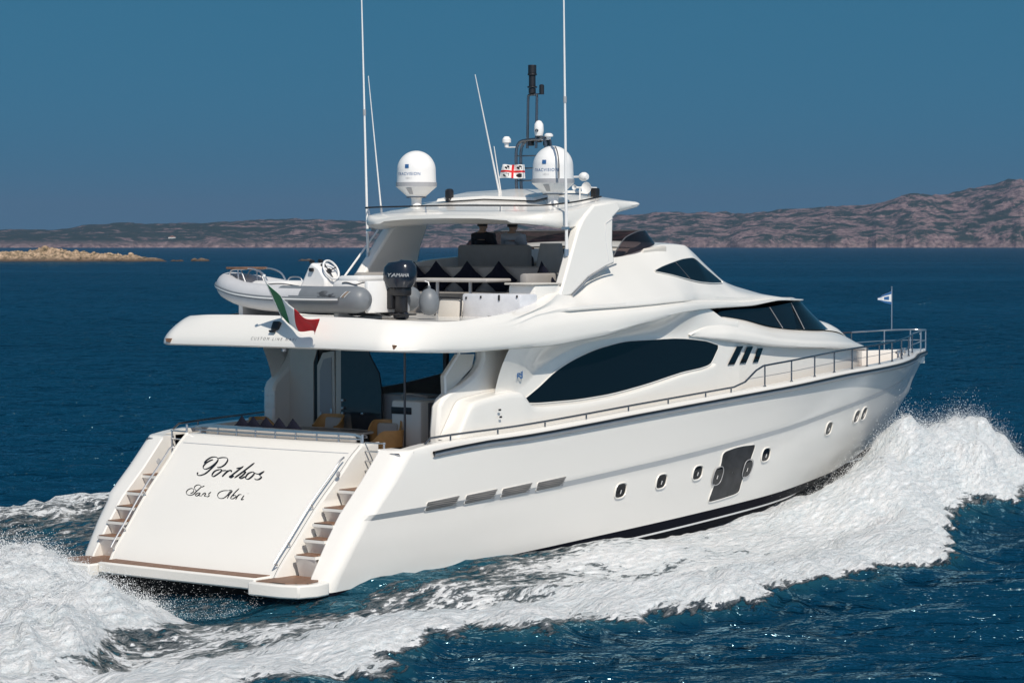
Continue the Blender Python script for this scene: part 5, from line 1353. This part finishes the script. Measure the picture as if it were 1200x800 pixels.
# bar cabinet inside the saloon door and inner walls
mb = MB(); mb.rbox((4.70, -1.02, 2.80), (.85, .72, 1.22), .06); BR = mb.build('bar_cabinet', M['gel'], Y, smooth=35)
mb = MB(); mb.rbox((4.268, -.92, 3.22), (.03, .48, .13), .03); mb.build('bar_hatch', M['black'], BR)
mb = MB(); mb.rbox((4.66, -1.395, 2.82), (.36, .03, 1.1), .02); mb.build('bar_door', M['dgrey'], BR)
mb = MB(); mb.tube(spline([(4.5, -.75, 3.42), (4.45, -.8, 3.5), (4.5, -1.0, 3.52), (4.7, -1.2, 3.46)], 16), .018, 6); mb.build('tap', M['steel'], BR)
slab('counter', (5.45, -.25, 2.82), (.6, 1.2, 1.25), M['grey'], Y, .04)
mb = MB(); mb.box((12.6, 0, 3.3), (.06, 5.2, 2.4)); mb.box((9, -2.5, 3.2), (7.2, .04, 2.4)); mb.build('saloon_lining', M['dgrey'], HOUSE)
# stern settee
mb = MB(); mb.rbox((2.52, .2, 2.45), (.75, 3.4, .40), .06); mb.rbox((2.14, .2, 2.70), (.16, 3.6, .42), .06); SET = mb.build('stern_settee', M['fabric'], Y, smooth=40)

# ------------------------------------------------------------------ loose things on board
def pillow(w, h, t, n=14):
    mb = MB(); top, bot = [], []
    for i in range(n+1):
        a, b = [], []
        for j in range(n+1):
            u, v = 2*i/n-1, 2*j/n-1; k = (1-abs(u)**2.6)*(1-abs(v)**2.6); pinch = 1 - .10*(1-abs(u*v))*max(abs(u), abs(v))**3
            a.append((u*w/2*pinch, v*h/2*pinch, t/2*k**.6)); b.append((u*w/2*pinch, v*h/2*pinch, -t/2*k**.6))
        top.append(a); bot.append(b)
    mb.grid(top); mb.grid(bot); return mb
def put(mb, name, m, loc, rot, label, cat, group):
    o = mb.build(name, m, None, smooth=60); o.location = loc; o.rotation_euler = rot
    return tag(o, label, cat, group)
navy = [(1.28, 'navy cushion at the port end of the row on the stern settee'), (1.00, 'second navy cushion from the port end of the stern settee'), (.68, 'middle navy cushion of the row on the stern settee'), (.36, 'second navy cushion from the starboard end of the stern settee'), (.02, 'navy cushion nearest the stairs on the stern settee')]
for k, (y, lb) in enumerate(navy):
    put(pillow(.42, .42, .13), 'cushion', M['cushb'], (2.33, y, 2.86), (R(75), R(42), R(90)), lb, 'cushion', 'navy cushions on the stern settee')
fc = [((8.16, 1.32, 5.60), 'dark cushion nearest the port leg on the flybridge sofa'), ((8.16, .52, 5.60), 'dark cushion in the middle of the flybridge sofa back'), ((8.16, -.28, 5.60), 'dark cushion standing on its corner by the starboard end of the flybridge sofa'), ((7.75, -1.68, 5.56), 'largest dark cushion leaning in the corner of the flybridge sofa'), ((8.16, 1.90, 5.58), 'dark cushion half hidden behind the outboard motor')]
for k, (p, lb) in enumerate(fc):
    put(pillow(.55 if k != 3 else .62, .55 if k != 3 else .62, .16), 'cushion', M['cushb'], p, (R(75), R(43), R(90 if k != 3 else 60)), lb, 'cushion', 'dark cushions on the flybridge sofa')

# tables
t = empty('flybridge_table', 'long table with two steel legs in front of the flybridge sofa', 'table', (6.95, -.15, 4.95))
slab('tabletop', (0, 0, .66), (.80, 2.05, .07), M['fabric'], t, .03)
for y in (.50, -.32): mb = MB(); mb.tube([(0, y, 0), (0, y, .63)], .035, 10); mb.build('leg', M['steel'], t)
t = empty('dining_table', 'oval brown dining table with a pale wood edge in the aft cockpit', 'table', (3.45, .55, 2.03))
mb = MB(); pl = [(.58*math.copysign(abs(math.cos(a))**.7, math.cos(a)), 1.28*math.copysign(abs(math.sin(a))**.7, math.sin(a)), .78) for a in np.linspace(0, 2*math.pi, 40, endpoint=False)]
mb.prism(pl, (0, 0, 0), (0, 0, .035)); mb.build('tabletop', mat('table_veneer', (.20, .15, .125), .35), t, bevel=.01)
mb = MB(); mb.tube([(p[0]*1.0, p[1]*1.0, .80) for p in pl], .02, 6, closed=True); mb.build('table_edge', M['cream'], t)
for y in (-.6, .6): mb = MB(); mb.lathe([(.22, 0), (.22, .02), (.06, .06), (.06, .78)], (0, y, 0), 16); mb.build('leg', M['steel'], t)

def chair(loc, rz, label):
    c = empty('dining_chair', label, 'chair', loc, rz, 'wooden chairs round the cockpit table')
    mb = MB(); rows = []
    for a in np.linspace(R(-118), R(118), 25):
        x, y = -.27*math.cos(a)+.0, .29*math.sin(a)
        top = .90 - .20*sstep(R(55), R(112), abs(a)); lean = .05
        rows.append([(x, y, .40), (x-lean*.5*math.cos(a), y+lean*.3*math.sin(a), .62), (x-lean*math.cos(a), y+lean*.6*math.sin(a), float(top)), (x*.90-lean*math.cos(a), y*.90+lean*.6*math.sin(a), float(top)), (x*.88, y*.90, .40)])
    mb.grid(rows); mb.build('backrest', M['wood'], c, smooth=50)
    slab('seat', (.02, 0, .42), (.52, .50, .09), M['fabric'], c, .03)
    slab('back_cushion', (-.17, 0, .66), (.10, .42, .36), M['fabric'], c, .045, Matrix.Rotation(R(-8), 3, 'Y'))
    for sx in (-.2, .22):
        for sy in (-.2, .2):
            mb = MB(); mb.tube([(sx*1.08, sy*1.08, 0), (sx, sy, .39)], [.014, .02], 8); mb.build('leg', M['wood'], c)
    return c
FL = 2.04
chair((4.42, 1.02, FL+.12), R(180), 'wooden chair with grey cushion in front of the white cabin door')
chair((4.05, -.70, FL+.10), R(200), 'wooden chair with grey cushion between table and bar cabinet')
chair((3.30, -1.36, FL), R(90), 'orange wooden chair with its back to the stairs, nearest the stern wing')
chair((4.1, 2.70-.35, FL+.03), R(-80), 'wooden chair at the port end of the cockpit table')

# ---- people at the helm
def person(loc, rz, shirt, label, lean=0.0):
    p = empty('person', label, 'person', loc, rz)
    J = {'pel': (0, 0, .10, .15), 'wst': (.02, 0, .30, .125), 'cst': (.0, 0, .48, .15), 'shd': (-.01, 0, .57, .115), 'nek': (.0, 0, .645, .062), 'hd0': (.02, 0, .70, .078), 'hd1': (.025, 0, .79, .095), 'hd2': (.02, 0, .86, .07)}
    E_ = [('pel', 'wst'), ('wst', 'cst'), ('cst', 'shd'), ('shd', 'nek'), ('nek', 'hd0'), ('hd0', 'hd1'), ('hd1', 'hd2')]
    J['nose'] = (.125, 0, .765, .016); E_.append(('hd1', 'nose'))
    for s, q in ((1, 'l'), (-1, 'r')):
        J['sh'+q] = (-.01, s*.19, .55, .07); J['el'+q] = (.08, s*.27, .30, .047); J['wr'+q] = (.33, s*.20, .30, .032); J['ha'+q] = (.40, s*.19, .31, .034)
        J['hp'+q] = (.04, s*.10, .08, .10); J['kn'+q] = (.46, s*.13, .10, .065); J['an'+q] = (.46, s*.13, -.36, .042); J['ft'+q] = (.60, s*.14, -.42, .04); J['ea'+q] = (.0, s*.10, .775, .018)
        E_ += [('shd', 'sh'+q), ('sh'+q, 'el'+q), ('el'+q, 'wr'+q), ('wr'+q, 'ha'+q), ('pel', 'hp'+q), ('hp'+q, 'kn'+q), ('kn'+q, 'an'+q), ('an'+q, 'ft'+q), ('hd1', 'ea'+q)]
        for f in range(4):
            J['f%d%s' % (f, q)] = (.45-.004*abs(f-1), s*(.165+.016*f), .30+.004*f, .009); J['g%d%s' % (f, q)] = (.475-.006*abs(f-1), s*(.163+.016*f), .275, .008)
            E_ += [('ha'+q, 'f%d%s' % (f, q)), ('f%d%s' % (f, q), 'g%d%s' % (f, q))]
        J['th'+q] = (.42, s*.145, .335, .010); E_.append(('ha'+q, 'th'+q))
    def skin(keys, name, m, grow=0.0, shrink=None):
        ks = [k for k in J if keys is None or k in keys]; ix = {k: i for i, k in enumerate(ks)}
        me = bpy.data.meshes.new(name); me.from_pydata([J[k][:3] for k in ks], [(ix[a], ix[b]) for a, b in E_ if a in ix and b in ix], [])
        o = bpy.data.objects.new(name, me); C.objects.link(o); o.parent = p
        md = o.modifiers.new('skin', 'SKIN'); md.use_smooth_shade = True
        for i, k in enumerate(ks): r = J[k][3]+grow - (.035 if keys is None and k in ('pel', 'wst', 'cst', 'shd', 'shl', 'shr', 'hpl', 'hpr') else 0); me.skin_vertices[0].data[i].radius = (r, r*(1.25 if k in ('cst', 'shd', 'wst', 'pel') else 1))
        me.skin_vertices[0].data[0].use_root = True
        o.modifiers.new('sub', 'SUBSURF').render_levels = 2; me.materials.append(m); return o
    body = skin(None, 'body', M['skin'])
    skin({'pel', 'wst', 'cst', 'shd', 'shl', 'shr', 'ell', 'elr'}, 'shirt', shirt, .030)
    skin({'pel', 'hpl', 'hpr', 'knl', 'knr', 'anl', 'anr'}, 'trousers', M['dshirt'], .012)
    mb = MB(); G2 = []
    for t in np.linspace(0, math.pi/2, 8): G2.append([(.012+.115*math.cos(t)*math.cos(a)-.012, .112*math.cos(t)*math.sin(a), .775+.115*math.sin(t) - (.04 if t < .2 and abs(a) > 1.4 else 0)) for a in np.linspace(-math.pi, math.pi, 25)])
    mb.grid(G2); mb.build('hair', M['hair'], p, smooth=80)
    return p
person((9.62, 1.28, 5.95), 0, M['dshirt'], 'person in a dark shirt seated at the helm, seen from behind')
person((9.62, .50, 5.93), 0, M['shirt'], 'person in a pale grey shirt seated at the helm, seen from behind')

# ------------------------------------------------------------------ flags
def flag_grid(P00, P01, P10, P11, nu, nv, wave):
    """P00 hoist top, P01 hoist foot, P10 fly top, P11 fly foot"""
    P00, P01, P10, P11 = map(Vector, (P00, P01, P10, P11)); G2 = []
    n = (P10-P00).cross(P01-P00).normalized()
    for i in range(nu+1):
        u = i/nu; row = []
        for j in range(nv+1):
            v = j/nv; p = (P00*(1-v)+P01*v)*(1-u) + (P10*(1-v)+P11*v)*u
            row.append(tuple(p + n*wave(u, v)))
        G2.append(row)
    return np.array(G2)
hoA = STF0.lerp(STF1, .86); hoB = STF0.lerp(STF1, .10)
f0 = empty('ensign', 'large green, white and red ensign hanging off the stern staff', 'flag', hoA)
Gf = flag_grid(hoA, hoB, (1.36, -1.40, 4.97), (1.50, -1.22, 4.72), 36, 14, lambda u, v: .07*math.sin(7*u+2.2*v)*u + .04*math.sin(13*u-3*v)*u)
Gf[:, :, 2] -= (np.linspace(0, 1, 37)*(1-np.linspace(0, 1, 37))*.30)[:, None]
Gf -= np.array(hoA)
for nm, a, b, m in (('green_stripe', 0, 10, 'green'), ('white_stripe', 10, 20, 'wcloth'), ('red_stripe', 20, 36, 'red')):
    mb = MB(); g = Gf[a:b+1]; mb.grid(g); o = mb.build(nm, M[m], f0, smooth=80, recalc=False)
    sdm = o.modifiers.new('s', 'SOLIDIFY'); sdm.thickness = .004
# white flag with a red cross and dark heads in the quarters, flying from the mast
p0 = Vector((mx_-.04, my_+.12, 7.92)); f1 = empty('courtesy_flag', 'small white flag with red cross and dark heads on the mast', 'flag', p0)
Gf = flag_grid(p0, p0+Vector((0, -.02, -.28)), p0+Vector((-.30, .33, .0)), p0+Vector((-.34, .38, -.27)), 24, 14, lambda u, v: .09*math.sin(8.5*u+2.2*v)*min(1, u*2)) - np.array(p0)
mb = MB(); mb.grid(Gf); o = mb.build('cloth', M['wcloth'], f1, smooth=80, recalc=False)
P0 = [(p0, 0)]
def sub(G_, u0, u1, v0, v1, off):
    nu, nv = G_.shape[0]-1, G_.shape[1]-1
    def at(u, v):
        i, j = min(u*nu, nu-1e-6), min(v*nv, nv-1e-6); a, b = int(i), int(j); s_, t_ = i-a, j-b
        return G_[a, b]*(1-s_)*(1-t_)+G_[a+1, b]*s_*(1-t_)+G_[a, b+1]*(1-s_)*t_+G_[a+1, b+1]*s_*t_
    return at
at = sub(Gf, 0, 1, 0, 1, 0); nrm = np.array(Vector(Gf[-1, 0]-Gf[0, 0]).cross(Vector(Gf[0, -1]-Gf[0, 0])).normalized())
for sgn in (1, -1):
    mb = MB(); mb.grid([[at(u, v)+nrm*.004*sgn for v in (.43, .5, .57)] for u in np.linspace(0, 1, 25)]); mb.grid([[at(u, v)+nrm*.005*sgn for v in np.linspace(0, 1, 12)] for u in (.45, .5, .55)]); mb.build('red_cross', M['red'], o, recalc=False)
    for cu, cv in ((.22, .22), (.76, .22), (.22, .78), (.76, .78)):
        mb = MB(); pts = [at(cu+.11*math.cos(a)*(1+.25*math.cos(3*a)), cv+.15*math.sin(a))+nrm*.004*sgn for a in np.linspace(0, 2*math.pi, 14, endpoint=False)]
        mb.add(pts, [tuple(range(14))]); mb.build('dark_head', M['text'], o, recalc=False)
# bow burgee on its staff
mb = MB(); mb.tube([(25.03, 0, 4.12), (25.02, 0, 5.2)], .014, 6); mb.lathe([(0, 0), (.03, .02), (0, .05)], (25.02, 0, 5.2), 8); mb.build('bow_staff', M['steel'], Y)
p0 = Vector((25.0, 0, 5.12)); f2 = empty('burgee', 'small blue and white pennant on the bow staff', 'flag', p0)
Gf = flag_grid(p0, p0+Vector((0, 0, -.34)), p0+Vector((-.55, .10, -.16)), p0+Vector((-.55, .10, -.22)), 16, 9, lambda u, v: .03*math.sin(9*u)*u) - np.array(p0)
mb = MB(); mb.grid(Gf); o = mb.build('cloth', M['wcloth'], f2, smooth=80, recalc=False)
n2 = np.array(Vector(Gf[-1, 0]-Gf[0, 0]).cross(Vector(Gf[0, -1]-Gf[0, 0])).normalized())
for sgn in (1, -1):
    for v0, v1 in ((0, .2), (.8, 1.0)): mb = MB(); mb.grid(np.stack([Gf[:, 0]*(1-v)+Gf[:, -1]*v + n2*.004*sgn for v in (v0, v1)], 1)); mb.build('blue_edge', M['blue'], o, recalc=False)
    mb = MB(); a_, b_ = Gf[4], Gf[9]; mb.grid([[Gf[i, j]+n2*.004*sgn for j in (3, 4, 5, 6)] for i in (3, 5, 8)]); mb.build('blue_mark', M['blue'], o, recalc=False)

# ------------------------------------------------------------------ the dinghy on the boat deck (lies athwartships, bow to port)
D = empty('dinghy', 'grey and white rigid inflatable dinghy stowed across the upper deck', 'dinghy', (3.35, .45, 4.96))
# local: u = along (+ to bow, world +y), w = across (world x), z up
def dl(u, w, z): return (w, u, z)
Tp = spline([(-1.95, -.70, .36), (-1.2, -.72, .345), (-.4, -.72, .345), (.4, -.72, .36), (1.1, -.66, .42), (1.65, -.48, .52), (1.98, -.20, .59), (2.05, 0, .61), (1.98, .20, .59), (1.65, .48, .52), (1.1, .66, .42), (.4, .72, .36), (-.4, .72, .345), (-1.2, .72, .345), (-1.95, .70, .36)], 140)
TR_ = []; n = len(Tp)
for i, p in enumerate(Tp):
    e = min(i, n-1-i)/n; r = .245*(1 if e > .035 else max(.02, (1-(1-e/.035)**2)**.5)); r *= 1-.14*max(0, (p.x-.6)/1.4); TR_.append(r)
mb = MB(); pts = [dl(p.x, p.y, p.z) for p in Tp]; mb.tube(pts, TR_, 20)
# colour split: grey stern quarters, light bow
ctr = [sum(mb.v[q*20+k][1] for k in range(20))/20 for q in range(n)]
nf_ = (n-1)*20
for fi in range(nf_):
    q, k = divmod(fi, 20); zc = sum(mb.v[v][2] for v in mb.f[fi])/4; yc = sum(mb.v[v][1] for v in mb.f[fi])/4
    lim = -.30 - (.0 if zc < .36 else .35*max(0, 1-abs(zc-.48)/.10)) + (.35 if zc > .55 else 0)
    if yc < lim + .05: mb.m[fi] = 1
TUBE = mb.build('tube', [M['pvc'], M['pvcg']], D, smooth=80, recalc=False)
for s in (-1, 1):
    mb = MB(); P = [p for p in Tp if (p.y*s > 0.02 or p.x > 2.0) and p.x > -1.45]
    P = [p for p in Tp if p.y*s >= -.02 and p.x > -1.50]
    if s > 0: P = P[::-1]
    G2 = []
    for i, p in enumerate(P):
        t = (P[min(i+1, len(P)-1)]-P[max(i-1, 0)]); nrm_ = Vector((t.y, -t.x, 0)); nrm_ = -nrm_ if nrm_.y*s < 0 and abs(nrm_.y) > .05 else nrm_
        if nrm_.x < -.2 and p.x > 1.7: nrm_ = -nrm_
        nrm_.normalize(); r = .245*(1-.14*max(0, (p.x-.6)/1.4))
        G2.append([tuple(Vector(dl(*(p + nrm_*(r*math.cos(a)+o) + Vector((0, 0, r*math.sin(a))))))) for a, o in ((.22, -.005), (.2, .022), (.10, .03), (-.02, .03), (-.12, .022), (-.14, -.005))])
    mb.grid(G2); st_ = mb.build('rubbing_strake', M['pvcg'], TUBE, smooth=50)
    mb = MB(); mb.grid([[tuple(Vector(r[2])*1.0 + (Vector(r[2])-Vector(r[0])).normalized()*.003), tuple(Vector(r[3])*1.0 + (Vector(r[3])-Vector(r[5])).normalized()*.003)] for r in G2]); mb.build('strake_stripe', M['white'], st_, smooth=0)
# rigid hull below and inner floor
mb = MB(); rows = []
for u in np.linspace(-1.85, 1.85, 24):
    w = .62*(1-max(0, (u-.3)/1.6)**2.2*.85); k = .02 + .30*max(0, (u+.2)/2.0)**2
    rows.append([dl(u, -w, .26+.14*max(0, u/2)**2), dl(u, -w*.85, .15+k*.7), dl(u, -w*.4, .07+k), dl(u, 0, .02+k), dl(u, w*.4, .07+k), dl(u, w*.85, .15+k*.7), dl(u, w, .26+.14*max(0, u/2)**2)])
mb.grid(rows); mb.build('hull', M['pvcg'], D, smooth=40)
mb = MB(); mb.grid([[dl(u, w_, .36+.10*max(0, u/2)**2) for w_ in np.linspace(-.6, .6, 5)*(1-max(0, (u-.3)/1.7)**2*.7)] for u in np.linspace(-1.7, 1.8, 14)])
mb.rbox(dl(-1.80, 0, .40), (1.2, .10, .58), .03); mb.rbox(dl(-1.2, 0, .52), (1.0, .62, .34), .08); mb.rbox(dl(-1.25, .0, .72), (.9, .5, .12), .05); mb.rbox(dl(.75, 0, .52), (.85, .9, .30), .08)
mb.build('deck_moulding', M['white'], D, smooth=40)
# console, wheel
mb = MB(); mb.prism([dl(.22, .0, .40), dl(-.10, .0, .95), dl(-.16, .0, 1.02), dl(-.36, 0, .93), dl(-.52, 0, .72), dl(-.55, .0, .40)], (-.24, 0, 0), (.24, 0, 0)); CON = mb.build('console', M['white'], D, bevel=.05)
cw = Vector(dl(-.50, -.06, .88)); Mw = Matrix.Rotation(R(62), 3, 'X')
mb = MB(); mb.tube([cw + Mw @ Vector((.19*math.cos(a), .19*math.sin(a), 0)) for a in np.linspace(0, 2*math.pi, 28, endpoint=False)], .02, 8, closed=True)
SWW = mb.build('steering_wheel', M['white'], D)
mb = MB()
for a in (.3, 2.4, 4.5): mb.tube([cw + Mw @ Vector((0, 0, -.05)), cw + Mw @ Vector((.18*math.cos(a), .18*math.sin(a), 0))], .012, 6)
mb.lathe([(0, -.12), (.04, -.12), (.05, -.03), (0, -.03)], cw, 12, rot=Mw); mb.build('wheel_spokes', M['black'], SWW)
for u, w_, z in ((-.12, -.16, 1.03), (-.2, -.27, .88), (-.34, -.1, .96), (-.10, .1, 1.04)):
    mb = MB(); mb.rbox(dl(u, w_, z), (.07, .09, .07), .02); mb.build('instrument', M['black'], CON)
# bow step with rail, deck handles
mb = MB(); mb.rbox(dl(1.62, -.05, .90), (.62, .52, .04), .015); BS = mb.build('bow_step', M['teak'], D)
mb = MB()
for w_ in (-.30, .22):
    mb.tube(spline([dl(1.86, w_, .70), dl(1.78, w_, .86), dl(1.5, w_, .88), dl(1.25, w_, .89), dl(.98, w_, .80), dl(.82, w_, .58)], 24), .017, 6)
    mb.tube([dl(1.60, w_, .66), dl(1.62, w_, .88)], .014, 6); mb.tube([dl(1.42, w_, .62), dl(1.55, w_, .88)], .014, 6)
mb.build('bow_rail', M['steel'], BS)
for u in (1.0, .35):
    mb = MB(); mb.tube(spline([dl(u+.2, .62, .62), dl(u+.12, .62, .72), dl(u-.12, .62, .72), dl(u-.2, .62, .62)], 16), .014, 6); mb.build('grab_rail', M['steel'], D)
mb = MB(); mb.tube([dl(u, -.60+.02*math.sin(u*9), .60 + .02*math.sin(u*5)) for u in np.linspace(-.2, 1.5, 30)], .012, 5); mb.tube([dl(u, -.5, .64+.02*math.sin(u*14)) for u in np.linspace(-1.75, -1.15, 12)], .012, 5); mb.build('rope', M['dgrey'], D)
# name on the tube, with a small emblem
def on_tube(u, v):      # u along (metres, reading direction toward the stern), v around
    yy_ = -1.16 - u; a = v/.245
    return dl(yy_, -.72 - .249*math.cos(a+.42), .345 + .249*math.sin(a+.42))
k_ = .42/850
ribbon([[(a, b) for a, b in s_] for s_ in NAME1], 9, 26, lambda u, v: on_tube((u-650)*k_, -(v-250)*k_)).build('dinghy_name', M['text'], TUBE, smooth=0, recalc=False)
ribbon([[(0, 60), (-25, 150)], [(-40, 85), (25, 80)], [(70, 40), (45, 150)], [(100, 60), (75, 150)], [(60, 85), (125, 80)]], 9, 22, lambda u, v: on_tube((u-480)*k_+.02, -(v-150)*k_)).build('dinghy_prefix', M['text'], TUBE, smooth=0, recalc=False)
for q in range(3):
    mb = MB(); mb.grid([[on_tube(.34+q*.045+t*.10, -.06+.12*t+.02*h) for h in (0, .9)] for t in np.linspace(0, 1, 6)]); mb.build('tube_emblem', M['wcloth'] if q != 1 else M['wood'], TUBE, recalc=False)
# outboard motor
om = MB(); rows = []
cx, cy = .05, -2.06
for t, rx, ry, dy in ((0, .02, .02, 0), (.02, .17, .22, .0), (.10, .225, .295, 0), (.22, .24, .315, .0), (.34, .235, .305, .01), (.42, .21, .27, .01), (.48, .185, .22, .0)):
    z = 1.05-t
    rows.append([(cx + rx*math.copysign(abs(math.cos(a))**.75, math.cos(a)), cy+dy + ry*math.copysign(abs(math.sin(a))**.75, math.sin(a)), z - .05*(math.sin(a)*.5)*(t < .3)) for a in np.linspace(0, 2*math.pi, 28, endpoint=False)])
om.grid(rows, closed_v=True); OM = om.build('outboard_motor', M['navy'], D, smooth=60)
mb = MB(); mb.rbox((cx, cy+.0, .50), (.27, .36, .18), .05); mb.rbox((cx, cy-.02, .28), (.17, .24, .42), .06); mb.rbox((cx, cy+.16, .36), (.26, .14, .38), .03); mb.rbox((cx, cy-.05, .08), (.34, .40, .03), .012); mb.build('engine_leg', M['black'], OM, smooth=40)
mb = MB(); mb.lathe([(.0, -.17), (.06, -.14), (.09, 0), (.06, .14), (0, .18)], (cx, cy-.02, .06), 14, rot=Matrix.Rotation(R(90), 3, 'X')); mb.build('gearcase', M['navy'], OM)
def cowl(a, b):
    th = R(207) + a/.27; return (cx + .2455*math.copysign(abs(math.cos(th))**.75, math.cos(th)), cy + .321*math.copysign(abs(math.sin(th))**.75, math.sin(th)), .765 + b)
text_mesh('YAMAHA', 'cowl_lettering', M['band'], cowl, OM, .092, .12)
text_mesh('40', 'cowl_number', M['band'], lambda a, b: (cx + a - .04, cy - .293, .90 + b), OM, .075, .12)
mb = MB(); mb.tube(spline([(cx-.1, -1.75, .62), (cx-.18, -1.88, .70), (cx-.18, -2.0, .62), (cx-.1, -2.05, .5)], 20), .02, 6); mb.build('cables', M['black'], OM)
# far stern tube end and fender beside the motor
f3 = empty('fender', 'round grey fender hanging beside the outboard motor', 'fender', (3.75, -2.0, 5.26))
mb = MB(); mb.lathe([(0, -.24), (.10, -.22), (.17, -.12), (.19, 0), (.17, .12), (.10, .22), (.03, .25), (.03, .30), (0, .30)], (0, 0, 0), 20); mb.build('body', M['pvcg'], f3, smooth=60)
mb = MB(); mb.tube([(0, 0, .29), (.02, .03, .36), (.0, .1, .38)], .012, 6); mb.build('lanyard', M['white'], f3)
# chocks under the dinghy
for u in (-1.1, 1.25):
    mb = MB(); mb.prism([(-.62, u-.05, -.02), (.62, u-.05, -.02), (.62, u-.05, .22), (.3, u-.05, .06+.1*(u > 0)), (0, u-.05, .01+.1*(u > 0)), (-.3, u-.05, .06+.1*(u > 0)), (-.62, u-.05, .22)], (0, 0, 0), (0, .10, 0))
    o = mb.build('dinghy_chock', M['white'], Y, recalc=True); o.location = (3.35, .45, 4.96)
